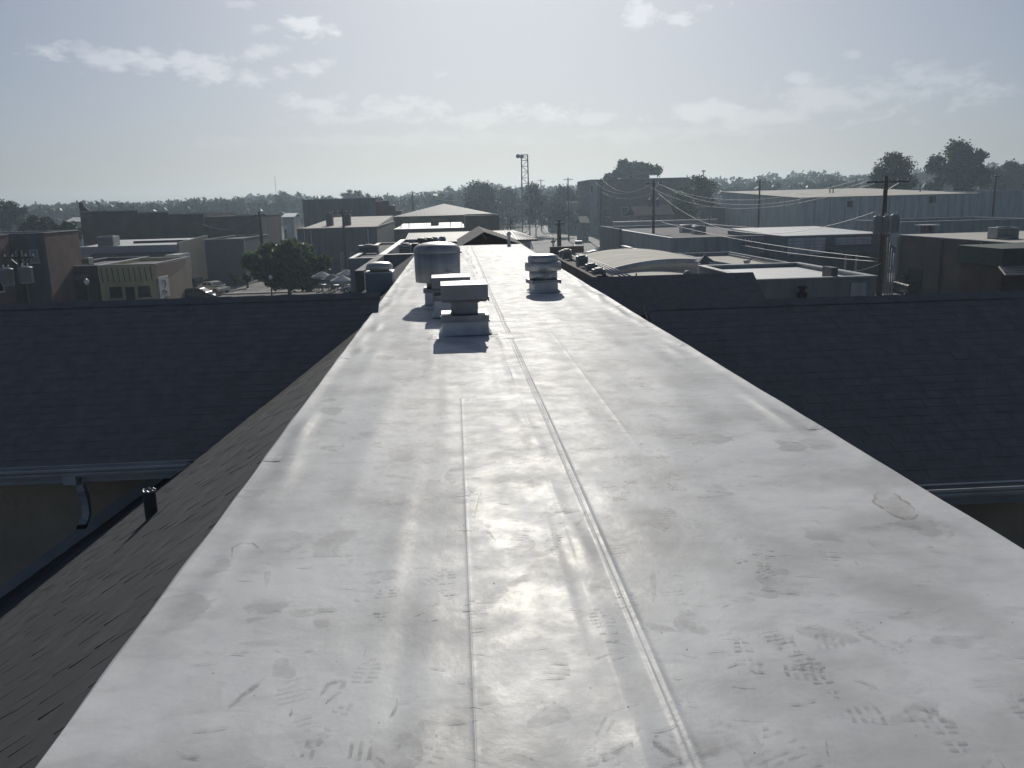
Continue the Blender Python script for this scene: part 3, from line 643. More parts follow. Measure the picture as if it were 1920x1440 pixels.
# ================================================================== FANS AND VENTS ON THE ROOF
def square_vent(label, cx, yn, wc, dc, hc, wn_, hn, wh, dh, hh, rz, group, tray=.03):
    """curb, neck and box hood; yn = near face of the curb"""
    t = thing('square_roof_vent', label, 'roof vent', (cx, yn+dc/2, ROOF), group, world=False); t.rotation_euler = (0, 0, rz)
    w, d = wc/2, dc/2
    b = MB(); k = 24; per = []
    ring0, ring1, ring2, ring3 = [], [], [], []
    for i in range(4*k):
        s_, f_ = divmod(i, k); f_ = f_/k
        x, y = ((-w+2*w*f_, -d), (w, -d+2*d*f_), (w-2*w*f_, d), (-w, d-2*d*f_))[s_]
        m_ = max(abs(x)/w, abs(y)/d); ox, oy = x/m_/w, y/m_/d
        j = .012*math.sin(i*1.9)+.008*math.sin(i*.7)
        ring3.append((x, y, hc-.045)); ring2.append((x*1.012, y*1.012, .10)); ring1.append((x*1.035+.008*math.sin(i), y*1.035, .03+.01*math.sin(i*.9))); ring0.append((x*(1.16+j), y*(1.16+j), .006+.006*abs(math.sin(i*1.3))))
    n = 4*k; b.add(ring0+ring1+ring2+ring3, [(r*n+i, r*n+(i+1) % n, (r+1)*n+(i+1) % n, (r+1)*n+i) for r in range(3) for i in range(n)], 0, True)
    b.build('curb', MEM, t)
    b = MB(); b.box((-w-.012, -d-.012, hc-.06), (w+.012, d+.012, hc)); b.build('curb_cap', GALV_D, t, bevel=.004)
    for k_ in range(5):
        b = MB(); b.lathe((-w+.05+k_*(wc-.1)/4, -d-.014, hc-.03), [(.006, -.006), (.009, 0), (.006, .006)], 8); b.build('screw', GALV, t)
    b = MB(); b.box((-w-.02, -d-.004, hc-.085), (w+.02, d+.004, hc-.062)); b.build('termination_bar', GALV, t)
    b = MB(); a = wn_/2; b.box((-a, -a, hc), (a, a, hc+hn)); b.box((-a-.02, -a-.02, hc+hn-.02), (a+.02, a+.02, hc+hn)); b.build('neck', GALV_D, t, bevel=.003)
    z0 = hc+hn; A, D = wh/2, dh/2
    b = MB(); b.hexa([(-A*.9, -D*.9, z0), (A*.9, -D*.9, z0), (A*.9, D*.9, z0), (-A*.9, D*.9, z0)], [(-A, -D, z0+tray), (A, -D, z0+tray), (A, D, z0+tray), (-A, D, z0+tray)])
    b.build('drip_tray', GALV_D, t)
    b = MB(); zt = z0+tray+hh
    b.add([(-A, -D, z0+tray), (A, -D, z0+tray), (A, D, z0+tray), (-A, D, z0+tray), (-A, -D, zt), (A, -D, zt), (A, D, zt), (-A, D, zt), (0, 0, zt+.03)],
          [(0,3,2,1), (0,1,5,4), (1,2,6,5), (2,3,7,6), (3,0,4,7), (4,5,8), (5,6,8), (6,7,8), (7,4,8)])
    b.build('hood', GALV, t, bevel=.003)
    b = MB()
    for sx in (-1, 1): b.box((sx*A-.006*(sx > 0)-.0, -D-.012, z0+tray-.02), (sx*A+.012*(1 if sx > 0 else .5), -D+.03, z0+tray+.03))
    b.build('corner_clip', GALV, t)
    return t
VG = 'square galvanised vents on the white roof'
hcv = Z(873, 592, 10.38)-ROOF
z_h0, z_h1 = Z(870, 563, 10.34)-ROOF, Z(870, 535, 10.34)-ROOF
square_vent('nearest square galvanised roof vent with a boxy hood on a white curb', .083, 10.40, .56, .56, hcv, .33, z_h0-hcv-.03, .575, .60, z_h1-z_h0, math.radians(1.2), VG)
yq = 12.15; xq = X(846, 560, yq)
square_vent('square galvanised roof vent half hidden behind the nearest one', xq, yq, .50, .50, max(.2, Z(846, 553, yq)-ROOF), .28, .07, .55, .56, .15, math.radians(1.0), VG)
# tall drum fan
yc = 13.95; c = P(823, 560, yc); zb = lambda v: Z(823, v, 13.62)-ROOF
t = thing('drum_exhaust_fan', 'tall galvanised drum exhaust fan with domed lid left of the seam', 'exhaust fan', (c.x, yc, ROOF), world=False)
r0 = .5*(X(867.5, 480, 13.95)-X(780.5, 480, 13.95))
b = MB(); b.box((-.22, -.22, 0), (.22, .22, zb(543)-.05)); b.build('curb', MEM, t, bevel=.01)
b = MB(); b.box((-.24, -.24, zb(543)-.06), (.24, .24, zb(543))); b.build('curb_cap', GALV_D, t, bevel=.004)
b = MB(); b.lathe((0, 0, 0), [(.19, zb(543)-.01), (.19, zb(531)+.04)], 32); b.build('neck', GALV_D, t)
b = MB(); b.lathe((0, 0, 0), [(r0*.93, zb(531)), (r0*.975, zb(531)+.004), (r0*.985, zb(500)), (r0, zb(475)), (r0*.9, zb(475)+.005)], 64); b.build('drum', DRUM, t)
b = MB(); ztop = Z(823, 454, 13.95)-ROOF; zl = zb(475)
b.lathe((0, 0, 0), [(r0*1.0, zl-.004), (r0*1.012, zl), (r0*1.012, zl+.02), (r0*1.0, zl+.055), (r0*.95, zl+.09), (r0*.86, zl+.118), (r0*.6, zl+.15), (r0*.3, zl+.165), (.001, zl+.17)], 64, cap=False); lid = b.build('lid', DRUM, t)
b = MB(); b.box((-.012, -r0-.012, zl-.07), (.012, -r0+.01, zl-.015)); b.build('latch', GALV_D, t); b = MB(); b.box((r0-.01, -.02, zl-.02), (r0+.03, .03, zl+.004)); b.build('latch', GALV_D, t)
b = MB(); b.box((r0*.35, -r0*.95-.012, zb(510)), (r0*.36+.10, -r0*.93+.002, zb(508))); b.build('seam_strip', GALV_D, t)
# round ventilator on the right
yc = 15.30; c = P(1019, 545, yc); zz = lambda v: Z(1020, v, 15.0)-ROOF
t = thing('round_roof_fan', 'stepped round aluminium roof fan on a square white curb at the right', 'exhaust fan', (c.x, yc, ROOF), world=False); t.rotation_euler = (0, 0, math.radians(8))
def rp_(px_): return px_/2*15.2/FOC
b = MB(); k = .215; b.hexa([(-k*1.25, -k*1.25, .004), (k*1.25, -k*1.25, .004), (k*1.25, k*1.25, .004), (-k*1.25, k*1.25, .004)], [(-k*1.03, -k*1.03, .05), (k*1.03, -k*1.03, .05), (k*1.03, k*1.03, .05), (-k*1.03, k*1.03, .05)])
b.box((-k, -k, .045), (k, k, zz(530))); b.build('curb', MEM, t, bevel=.008)
b = MB(); k = .265; b.box((-k, -k, zz(530)-.005), (k, k, zz(526))); b.box((-k, -k, zz(530)-.035), (-k+.012, k, zz(530)-.005)); b.box((k-.012, -k, zz(530)-.035), (k, k, zz(530)-.005)); b.build('base_flange', GALV_D, t, bevel=.003)
b = MB(); b.lathe((0, 0, 0), [(rp_(53), zz(526)), (rp_(53), zz(509)+.01)], 48); b.build('windband', ALU, t)
b = MB(); b.lathe((0, 0, 0), [(rp_(66), zz(509)), (rp_(68.5), zz(509)+.004), (rp_(68.5), zz(496)), (rp_(66), zz(493)), (rp_(56), zz(492))], 48); b.build('skirt', ALU, t)
b = MB(); b.lathe((0, 0, 0), [(rp_(56), zz(493)-.01), (rp_(57), zz(493)), (rp_(57), zz(484)), (rp_(54), zz(481)), (rp_(40), zz(480)+.012), (.001, zz(480)+.018)], 48, cap=False); b.build('lid', ALU, t)
b = MB(); b.box((-.05, -rp_(53)-.006, zz(522)), (.06, -rp_(53)+.012, zz(513))); b.build('name_plate', TRIM, t)
# fan on the slope behind the left ridge
yv = 19.0; c = P(714, 545, yv); zf = lambda v: Z(714, v, yv-.3)
t = thing('mushroom_exhaust_fan', 'low domed exhaust fan on a tall grey curb beyond the left ridge', 'exhaust fan', (c.x, yv, slopeL(c.x)), world=False); zo = slopeL(c.x)
k = 25*yv/FOC
b = MB(); b.box((-k*.98, -k, -.35), (k*.98, k, zf(513)-zo)); b.build('curb', mat('grey_curb', (.28, .29, .31), .7), t, bevel=.01)
b = MB(); b.box((-k*1.02, -k*1.02, zf(513)-zo), (k*1.02, k*1.02, zf(510)-zo)); b.build('curb_cap', ALU, t, bevel=.004)
b = MB(); b.lathe((0, 0, 0), [(k*.72, zf(510)-zo), (k*.72, zf(506)-zo)], 40); b.build('windband', ALU, t)
b = MB(); b.lathe((0, 0, 0), [(k*.9, zf(507)-zo), (k*.99, zf(506)-zo), (k*1.0, zf(502)-zo), (k*.93, zf(497)-zo), (k*.75, zf(494)-zo), (k*.4, zf(492.5)-zo), (.001, zf(492)-zo)], 40, cap=False); b.build('lid', mat('chalky_aluminium', (.52, .53, .48), .45, .5), t)
# pipe at the far end, vent pipe on the shingles
p = G(954.5, 461, ROOF); hgt = Z(954.5, 434, p.y)-ROOF
t = thing('flue_pipe', 'thin white flue pipe with a cone cap at the far end of the roof', 'pipe', p, world=False)
b = MB(); b.lathe((0, 0, 0), [(.10, 0), (.055, .05), (.05, hgt*.72), (.05, hgt*.75)], 20); b.build('pipe', TRIM_W, t)
b = MB(); b.lathe((0, 0, 0), [(.075, hgt*.72), (.085, hgt*.8), (.075, hgt*.88), (.03, hgt*.98), (.001, hgt)], 20); b.build('cap', TRIM_W, t)
nL = np.array([-T, 0, 1.0]); d = ray(285, 970); A0 = np.array([0, 0, EYE]); tt = ((ROOF-.055-T*XL)-nL@A0)/(nL@d); p = Vector(A0+d*tt)
r_ = 12.2/FOC*p.y*.98; hgt = Z(291, 918, p.y)-p.z
t = thing('vent_pipe', 'short dark vent pipe with a crimped lead rim on the left shingles', 'pipe', p, world=False)
b = MB(); b.lathe((0, 0, 0), [(r_*1.0, -.25), (r_, hgt-.01)], 28, cap=False); b.lathe((0, 0, 0), [(r_*.86, hgt-.10), (r_*.86, hgt-.01)], 28, cap=False); b.build('pipe', mat('lead_sleeve', (.085, .09, .10), .6, .3, var=.3, vscale=9), t)
b = MB(); n = 40; vs = []
for k, (rr, dz) in enumerate(((r_*1.02, -.014), (r_*1.07, .0), (r_*.84, .004), (r_*.82, -.02))):
    for i in range(n): a = 2*math.pi*i/n; vs.append((rr*math.cos(a)*(1+.03*math.sin(5*a)), rr*math.sin(a)*(1+.03*math.sin(5*a)), hgt+dz+.006*math.sin(7*a)*(k in (1, 2))))
b.add(vs, [(k*n+i, k*n+(i+1) % n, (k+1)*n+(i+1) % n, (k+1)*n+i) for k in range(3) for i in range(n)], 0, True); b.build('rim', mat('bright_lead', (.3, .31, .32), .4, .7), t)
b = MB(); b.slab([Vector((-.14, -.16, T*-.14+.014)), Vector((.14, -.16, T*.14+.014)), Vector((.14, .16, T*.14+.014)), Vector((-.14, .16, T*-.14+.014))], (-sa, 0, ca), .004); fixn(b.build('boot_flashing', SHINGLE2, t))
HAZE = 0.00045
# ================================================================== THE TOWN
def prism_walls(b, x0, x1, y0, y1, z0, z1, th=.25):
    """four walls as a ring (open inside), so that a parapet stands round the roof"""
    b.box((x0, y0, z0), (x1, y0+th, z1)); b.box((x0, y1-th, z0), (x1, y1, z1)); b.box((x0, y0+th, z0), (x0+th, y1-th, z1)); b.box((x1-th, y0+th, z0), (x1, y1-th, z1))
def flat_building(name, label, x0, x1, y0, y1, z1, wall, roof, par=.35, cop=None, group=None, cat='building', slope=0):
    if x1 < x0: x0, x1 = x1, x0
    t = thing(name, label, cat, ((x0+x1)/2, y0, 0), group)
    b = MB(); prism_walls(b, x0, x1, y0, y1, 0, z1); b.build('wall', wall, t)
    zr = z1-par; b = MB(); e = .26
    b.hexa([(x0+e, y0+e, zr-.15), (x1-e, y0+e, zr-.15), (x1-e, y1-e, zr-.15), (x0+e, y1-e, zr-.15)], [(x0+e, y0+e, zr), (x1-e, y0+e, zr), (x1-e, y1-e, zr+slope), (x0+e, y1-e, zr+slope)]); b.build('roof', roof, t)
    if cop:
        b = MB(); prism_walls(b, x0-.05, x1+.05, y0-.05, y1+.05, z1+.003, z1+.07, .36); b.build('coping', cop, t)
    return t
def window(t, x0, x1, z0, z1, y, wall_n=-1, frame=TRIM_W, axis='y', panes=1, pane=GLASS):
    """framed window on a wall facing -Y (axis y) or facing sideways (axis x, y is then the wall's x)"""
    fw = .09; b = MB(); s = wall_n
    def bx(bb, a0, a1, c0, c1, d0, d1):
        d0, d1 = min(d0, d1), max(d0, d1)
        if axis == 'y': bb.box((a0, d0, c0), (a1, d1, c1))
        else: bb.box((d0, a0, c0), (d1, a1, c1))
    bx(b, x0, x1, z0, z0+fw, y, y+s*.07); bx(b, x0, x1, z1-fw, z1, y, y+s*.07); bx(b, x0, x0+fw, z0+fw, z1-fw, y, y+s*.07); bx(b, x1-fw, x1, z0+fw, z1-fw, y, y+s*.07)
    for k in range(1, panes+1):
        if panes > 1 and k < panes: zm = z0+(z1-z0)*k/panes; bx(b, x0+fw, x1-fw, zm-.03, zm+.03, y, y+s*.06)
    w = b.build('window', frame, t); b = MB(); bx(b, x0+fw, x1-fw, z0+fw, z1-fw, y, y+s*.02); b.build('pane', pane, w)
    b = MB(); bx(b, x0-.06, x1+.06, z0-.08, z0-.003, y, y+s*.13); b.build('sill', frame, w); return w
def door(t, x0, x1, z0, z1, y, m, frame=TRIM_W):
    b = MB(); b.box((x0, y-.06, z0), (x0+.08, y, z1)); b.box((x1-.08, y-.06, z0), (x1, y, z1)); b.box((x0+.08, y-.06, z1-.08), (x1-.08, y, z1)); d_ = b.build('door', frame, t)
    b = MB(); b.box((x0+.08, y-.03, z0), (x1-.08, y, z1-.08)); b.build('door_leaf', m, d_); b = MB(); b.box((x1-.2, y-.08, z0+.95), (x1-.16, y-.031, z0+1.15)); b.build('handle', CHROME, d_)
def hvac(label, c, w, d, h, m=GALV_D, group=None, rz=0, name='rooftop_unit', cat='air conditioner'):
    t = thing(name, label, cat, c, group, world=False); t.rotation_euler = (0, 0, rz)
    b = MB(); b.box((-w/2, -d/2, .08), (w/2, d/2, h)); b.build('housing', m, t, bevel=.03)
    b = MB(); b.box((-w/2, -d/2, 0), (-w/2+.12, d/2, .08)); b.box((w/2-.12, -d/2, 0), (w/2, d/2, .08)); b.build('skid', BLACKM, t)
    b = MB()
    for k in range(7): z = .18+k*(h-.3)/7; b.box((-w/2+.08, -d/2-.02, z), (w/2-.08, -d/2+.01, z+(h-.3)/14))
    b.build('louvre', BLACKM, t)
    b = MB(); b.lathe((0, 0, h), [(min(w, d)*.40, 0), (min(w, d)*.40, .05), (min(w, d)*.34, .06), (.05, .07)], 20); b.build('fan_guard', BLACKM, t); return t

# ---- left: row of shops on the cross street
y = 89
xa, xm = X(187, 530, y), X(293, 530, y); zt = Z(240, 497, y); dp = 11.6; yb = y+dp
t = flat_building('yellow_shop', 'cream yellow shop with a ribbed upper front at the left', xa, xm, y, yb, zt, CREAM, ROOFG, .3, TRIM)
b = MB(); zr0 = Z(240, 526, y)
b.box((xa, y-.10, zr0), (xm, y-.002, zt-.02)); b.build('fascia', CREAM, t)
for k in range(10):
    b = MB(); xx = xa+.35+k*(xm-xa-.5)/9.4; b.hexa([(xx, y-.15, zr0-.1), (xx+.10, y-.15, zr0-.1), (xx+.10, y-.101, zr0-.1), (xx, y-.101, zr0-.1)], [(xx-.1, y-.15, zt-.25), (xx, y-.15, zt-.25), (xx, y-.101, zt-.25), (xx-.1, y-.101, zt-.25)]); b.build('fascia_rib', CREAM_D, t)
b = MB(); b.box((xm+.002, y, 0), (xm+.06, yb, zt-.03)); b.build('side_panel', TANP, t)
b = MB(); b.slab([(xm+.065, y+.1, zt-.1), (xm+.065, yb-1.2, zt-.2), (xm+.065, yb-2.6, zt-1.0), (xm+.065, y+4.5, zt-1.6), (xm+.065, y+.1, zt-1.9)], (1, 0, 0), .004); fixn(b.build('side_panel', DUSTYPINK, t))  # darker, pinker patch on the upper part of the tan side wall
for u0, u1 in ((206, 229), (259, 282)): window(t, X(u0, 547, y), X(u1, 547, y), Z(218, 557, y), Z(218, 538, y), y-.002, frame=BLACKM)
door(t, X(236, 550, y), X(253, 550, y), 0, Z(244, 538, y), y-.002, DARK, BLACKM)
tt = thing('wall_banner', 'tall white banner with a dark swash on the tan side wall', 'banner', (xm+.1, y+2, 0))
y0_, y1_ = y+.4, y+3.4; xq_ = xm+.07; z0_, z1_ = Z(296, 562, y), Z(296, 521, y); b = MB(); b.box((xq_, y0_, z0_), (xq_+.06, y1_, z1_)); b.build('panel', SIGNW, tt, bevel=.01)
b = MB(); cy_, cz_ = (y0_+y1_)/2, z1_-.75; xp = xq_+.07
b.tube([(xp, cy_-.2+.75*math.cos(a), cz_+.42*math.sin(a)) for a in np.linspace(-1.2, 2.0, 14)], .045, 6); b.tube([(xp, cy_-.8, cz_-.75), (xp, cy_-.3, cz_-.55), (xp, cy_+.2, cz_-.8), (xp, cy_+.6, cz_-.6), (xp, cy_+.4, cz_-1.05)], .06, 6)
b.bar((xp, cy_-.8, cz_-1.55), (xp, cy_+.9, cz_-1.25), .10, .02, up=(1, 0, 0)); b.build('painted_mark', DARKW, tt)

xc = X(92, 530, y); zt = Z(140, 500, y)
t = flat_building('dark_brick_shop', 'low dark brick shop left of the yellow one', xc, xa-.05, y+.3, y+15, zt, BRICK_D, ROOFG, .3, TRIM)
x0, x1 = X(118, 520, y), X(167, 520, y); b = MB(); b.box((x0, y+.2, Z(140, 525, y)), (x1, y+.298, Z(140, 516, y))); b.build('sign_board', mat('faded_sign', (.20, .15, .13), .8), t)
for u0, u1 in ((105, 128), (134, 160)): window(t, X(u0, 545, y), X(u1, 545, y), .5, Z(120, 532, y), y+.298, frame=BLACKM)
hvac('grey rooftop unit on the dark brick shop', (X(160, 492, 96), 96, zt-.3), 1.3, 1.2, .8, GALV_D)
# two-storey brick building
y = 84; xr_ = X(87, 470, y); xl_ = xr_-13; zt = Z(87, 437, y)
t = flat_building('two_storey_brick_building', 'two storey brick building with a worn red side wall at far left', xl_, xr_, y, y+7.4, zt, BRICK_R, ROOFD, .5, TRIM_W)
b = MB(); b.box((xl_-.02, y-.05, 0), (xr_+.02, y-.003, zt-.05)); b.build('shade_dark_front', DARKW, t)  # dark sheet over the brick: the front's shade put into its colour
for u0, u1, v0, v1 in ((30, 44, 470, 497), (57, 73, 468, 493)): window(t, X(u0, 480, y), X(u1, 480, y), Z(u0, v1, y), Z(u0, v0, y), y-.05, panes=2, pane=mat('blind', (.33, .33, .32), .6))
y = 66; x1 = X(19, 470, 82.5)
t = flat_building('corner_brick_building', 'weathered brick building cut off by the left edge', x1-12, x1, y, 82.5, Z(10, 441, 82), BRICK_R, ROOFD, .4, TRIM)
window(t, 79, 80.4, 3.2, 5, x1+.002, 1, axis='x', panes=2)
# long flat building with the glaring roof
y = 111; xr_ = X(333, 470, y); xl_ = X(140, 470, y); zt = Z(240, 462, y)
t = flat_building('long_white_building', 'long low building with a glaring white roof behind the yellow shop', xl_, xr_, y, y+13, zt, mat('blue_grey_wall', (.36, .38, .42), .7, var=.15), ROOFW, .12, TRIM, slope=.55)
b = MB(); b.box((xl_+5, y+6.2, zt+.02), (xr_-.5, y+6.6, zt+.42)); b.build('roof_divider', ROOFD, t)
for k in range(5): window(t, y+1.2+k*2.2, y+2.2+k*2.2, 2.2, 4.4, xr_+.002, 1, axis='x')
b = MB(); b.hexa([(xr_+.002, y, 0), (xr_+.25, y, 0), (xr_+.25, y+13, 0), (xr_+.002, y+13, 0)], [(xr_+.002, y, zt+.3), (xr_+.25, y, zt+.3), (xr_+.25, y+13, zt+.75), (xr_+.002, y+13, zt+.75)]); b.build('side_wall', mat('dusty_tan_wall', (.30, .27, .22), .85, var=.2), t)
hvac('boxy grey rooftop unit on the long white roof', (X(204, 455, 114), 114, zt-.05), 2.0, 2.2, 1.3, GALV)
t = thing('dark_shed_roof', 'dark low roof in front of the long white building', 'shed', (X(230, 490, 106), 104, 0)); x0, x1 = X(148, 487, 106), X(308, 487, 106); z0 = Z(230, 478, 106)
b = MB(); b.box((x0, 105, 0), (x1, 110.5, z0-.5)); b.build('wall', BRICK_D, t); b = MB(); b.slab([(x0-.2, 104.6, z0-1.2), (x1+.2, 104.6, z0-1.2), (x1+.2, 110.7, z0), (x0-.2, 110.7, z0)], (0, -.3, 1), .15); fixn(b.build('roof', ROOFD, t))
t = flat_building('white_lean_to', 'small pale lean-to at the corner of the long white building', X(310, 490, 106), X(336, 490, 106), 106, 110.5, Z(322, 478, 106), GREYL, ROOFW, .05)
# long dark row with stepped parapet
y = 146; xs0, xs1 = X(152, 420, y), X(383, 420, y); zt = Z(250, 399, y)
t = flat_building('dark_brick_row', 'long dark brick block with a stepped parapet in the left distance', xs0, xs1, y, y+22, zt-.4, BRICK_D, ROOFG, .3)
steps = ((152, 200, 397), (200, 258, 396), (258, 315, 399), (315, 383, 402))
for u0, u1, v in steps:
    b = MB(); b.box((X(u0, 400, y), y-.004, zt-.4), (X(u1, 400, y)-.02, y+.4, Z((u0+u1)/2, v, y))); b.build('parapet', BRICK_D, t)
    b = MB(); zc = Z((u0+u1)/2, v, y); b.box((X(u0, 400, y), y-.06, zc+.003), (X(u1, 400, y)-.02, y+.45, zc+.12)); b.build('coping', CONC, t)
b = MB(); x0 = X(150, 400, y); x1 = X(174, 400, y); b.slab([(x0, y-.02, 0), (x0, y-.02, Z(151, 379, y)), (x0+.5, y-.02, Z(151, 379, y)), (x0+.8, y-.02, Z(151, 388, y)), (x1, y-.02, Z(170, 400, y)), (x1, y-.02, 0)], (0, -1, 0), .6); fixn(b.build('gable_end', BRICK_B, t))
t = flat_building('dark_brick_annex', 'lower dark annex right of the stepped brick block', xs1+.05, X(482, 420, y), y+1, y+20, Z(430, 406, y), BRICK_D, ROOFG, .3, CONC)
window(t, X(420, 440, y), X(432, 440, y), 2.4, 4.2, y+.998); window(t, X(450, 440, y), X(462, 440, y), 2.4, 4.2, y+.998)
y = 118; t = flat_building('plain_dark_hall', 'plain dark hall with a pale corner behind the parked cars', X(386, 480, y), X(458, 480, y), y, y+16, Z(420, 449, y), mat('slate_grey_wall', (.16, .18, .19), .8, var=.2), ROOFD, .2, CONC)
b = MB(); xx = X(458, 480, y); b.box((xx+.003, y-.02, 0), (xx+.15, y+.4, Z(458, 449, y))); b.build('corner_trim', CONC, t)
# little house roofs among the far left trees
for (u0, u1, v0, v1, yy, lb) in ((38, 65, 414, 424, 215, 'pale roofed house among trees at far left'), (120, 152, 408, 416, 205, 'white roofed house beside the gable end at left'), (527, 552, 400, 407, 205, 'small flat roofed house behind the leafy tree')):
    t = thing('small_house', lb, 'house', (X((u0+u1)/2, v1, yy), yy, 0)); x0, x1 = X(u0, v1, yy), X(u1, v1, yy); ze_, zr_ = Z(u0, v1, yy), Z(u0, v0, yy+8)
    b = MB(); b.box((x0+.3, yy+.3, 0), (x1-.3, yy+9, ze_)); b.build('wall', GREYL, t)
    b = MB(); b.slab([(x0, yy, ze_), (x1, yy, ze_), (x1, yy+5, max(zr_, ze_+.8)), (x0, yy+5, max(zr_, ze_+.8))], (0, -.2, 1), .15); b.slab([(x0, yy+10, ze_), (x1, yy+10, ze_), (x1, yy+5.002, max(zr_, ze_+.8)), (x0, yy+5.002, max(zr_, ze_+.8))], (0, .2, 1), .15); fixn(b.build('roof', ROOFW, t))
    window(t, x0+.8, x0+1.8, 1, 2.2, yy+.3)
# building with two roof stacks
y = 122; x0, x1 = X(557, 440, y), X(707, 440, y); zt = Z(620, 428, y)
t = flat_building('tan_roof_building', 'dark walled building with a tan flat roof and two stacks', x0, x1, y, y+38, zt, DARKW, ROOFT, .08, CONC, slope=1.1)
for u0 in (571, 583, 690): b = MB(); xx = X(u0, 450, y); b.box((xx, y-.12, 1.5), (xx+.12, y-.003, zt-.2)); b.build('downspout', TRIM_W, t)
for u0, u1 in ((637, 647), (655, 664), (680, 692)): window(t, X(u0, 460, y), X(u1, 460, y), 1.2, 3.6, y-.003, pane=mat('pale_pane', (.22, .23, .24), .3))
for k, u0 in enumerate((619, 652)):
    yy = 131; c = P(u0, 424, yy); hvac(('left' if k == 0 else 'right')+' one of two dark stacks on the tan roof', (c.x, yy, zt+.1), 1.0, 1.0, 1.9 if k == 0 else 1.8, DARKW, 'dark stacks on the tan roof', name='roof_stack', cat='stack')
y = 178; x0, x1 = X(568, 390, y), X(705, 390, y); zt = Z(640, 373, y)
t = flat_building('tall_dark_block', 'tall dark block rising behind the tan roofed building', x0, x1, y, y+18, zt, DARKW, ROOFD, .3, TRIM)
for k, (u1, v) in enumerate(((715, 378), (730, 377), (741, 385), (752, 395))): b = MB(); ua = (705, 715, 730, 741)[k]; b.box((X(ua, 390, y)+.002, y-.01*k, 0), (X(u1, 390, y), y+12, Z(u1, v, y))); b.build('stepped_wing', BRICK_D, t)
# hip-roofed hall with a white lower roof
y = 166; x0, x1 = X(735, 404, y), X(927, 404, y); ze_ = Z(832, 404, y); apz = Z(832, 382, y+8); xm = X(832, 390, y)
t = thing('hip_roof_hall', 'hall with a low pale metal hip roof beyond the roof end', 'building', (xm, y, 0))
b = MB(); b.box((x0+1, y+1, 0), (x1-1, y+15, ze_-.15)); b.build('wall', BRICK_D, t)
b = MB(); b.add([(x0, y, ze_), (x1, y, ze_), (x1, y+16, ze_), (x0, y+16, ze_), (xm, y+8, apz)], [(0,1,4), (1,2,4), (2,3,4), (3,0,4), (0,3,2,1)]); b.build('roof', METROOF, t)
for k in range(27):
    f_ = (k+.5)/27; xx = x0+(x1-x0)*f_; g_ = 1-abs(2*f_-1); b = MB(); top = Vector((xx, y+8*g_, ze_+(apz-ze_)*g_)); b.bar((xx, y-.02, ze_+.03), top+Vector((0, 0, .03)), .10, .07); b.build('roof_rib', METROOF, t)
yy = 140; x0, x1 = X(738, 424, yy), X(872, 424, yy); zt = Z(800, 429, yy)
t = flat_building('white_roof_block', 'low block with a gleaming white roof in front of the hip roof', x0, x1, yy, yy+22, zt, BRICK_D, ROOFW, .06, TRIM_W, slope=.5)
for u in (752, 767, 845, 866): b = MB(); b.lathe((X(u, 425, yy+6), yy+6, zt), [(.07, -.3), (.07, 1.5)], 8); b.build('roof_post', BLACKM, t)
b = MB(); c = P(815, 414, yy+12); b.box((c.x-.7, yy+12, zt), (c.x+.7, yy+13, zt+1.3)); b.build('roof_hatch', BRICK_D, t)
t = flat_building('brick_block', 'dark brick block right of the gleaming white roof', x1+.1, X(937, 415, yy), yy+2, yy+20, Z(905, 404, yy), BRICK_B, ROOFD, .2)
# long ribbed metal roof right behind the end of the flat roof
y = 76; x0, x1 = X(756, 448, y), X(1008, 448, y); ze_ = Z(880, 452, y); zr_ = Z(880, 434, y+9)
t = thing('ribbed_roof_building', 'long low building with a ribbed tan metal roof past the roof end', 'building', ((x0+x1)/2, y, 0))
b = MB(); b.box((x0+.4, y+.4, 0), (x1-.6, y+17, ze_-.1)); b.build('wall', TRIM_W, t)
b = MB(); b.add([(x0, y, ze_), (x1, y, ze_), (x1-1.6, y+9, zr_), (x0, y+9, zr_), (x0, y+18, ze_), (x1, y+18, ze_)], [(0,1,2,3), (3,2,5,4), (1,5,2), (0,3,4)]); b.build('roof', METROOF, t)
for k in range(46):
    f_ = (k+.5)/46; xx = x0+(x1-x0)*f_; b = MB(); b.bar((xx, y-.01, ze_+.02), (min(xx, x1-1.65), y+9, zr_+.02), .06, .06); b.build('roof_rib', METROOF, t)
b = MB(); b.box((x0, y-.03, ze_-.16), (x1, y+.02, ze_-.003)); b.build('fascia', BRICK_D, t)
# neighbour with parapets just left of the roof end
y = 45; xl_ = X(712, 482, y); xr_ = X(790, 482, y)+.8; zt = Z(712, 480, y)
t = flat_building('parapet_building', 'grey building with high parapets and condensers left of the roof end', xl_, xr_, y, y+19, zt, GREYW, ROOFW, .55, TRIM)
b = MB(); b.box((xl_-.1, 34.5, 0), (xl_+.25, y-.06, zt+.05)); b.build('side_wall', DARKW, t)
zf_ = zt-.55
for k, (u, v, yy, w, h) in enumerate(((760, 468, 50, .75, .8), (777, 467, 50.5, .8, .75), (790, 452, 58, .75, .75), (803, 452, 58.5, .7, .75))):
    hvac(('pale topped', 'broad dark', 'dark upright', 'small dark')[k]+' condenser on the parapet building, '+('first', 'second', 'third', 'fourth')[k]+' from left', (X(u, v, yy), yy, zf_), w, .7, h+.1, GALV_D if k == 0 else BLACKM, 'condensers on the parapet building', name='condenser')
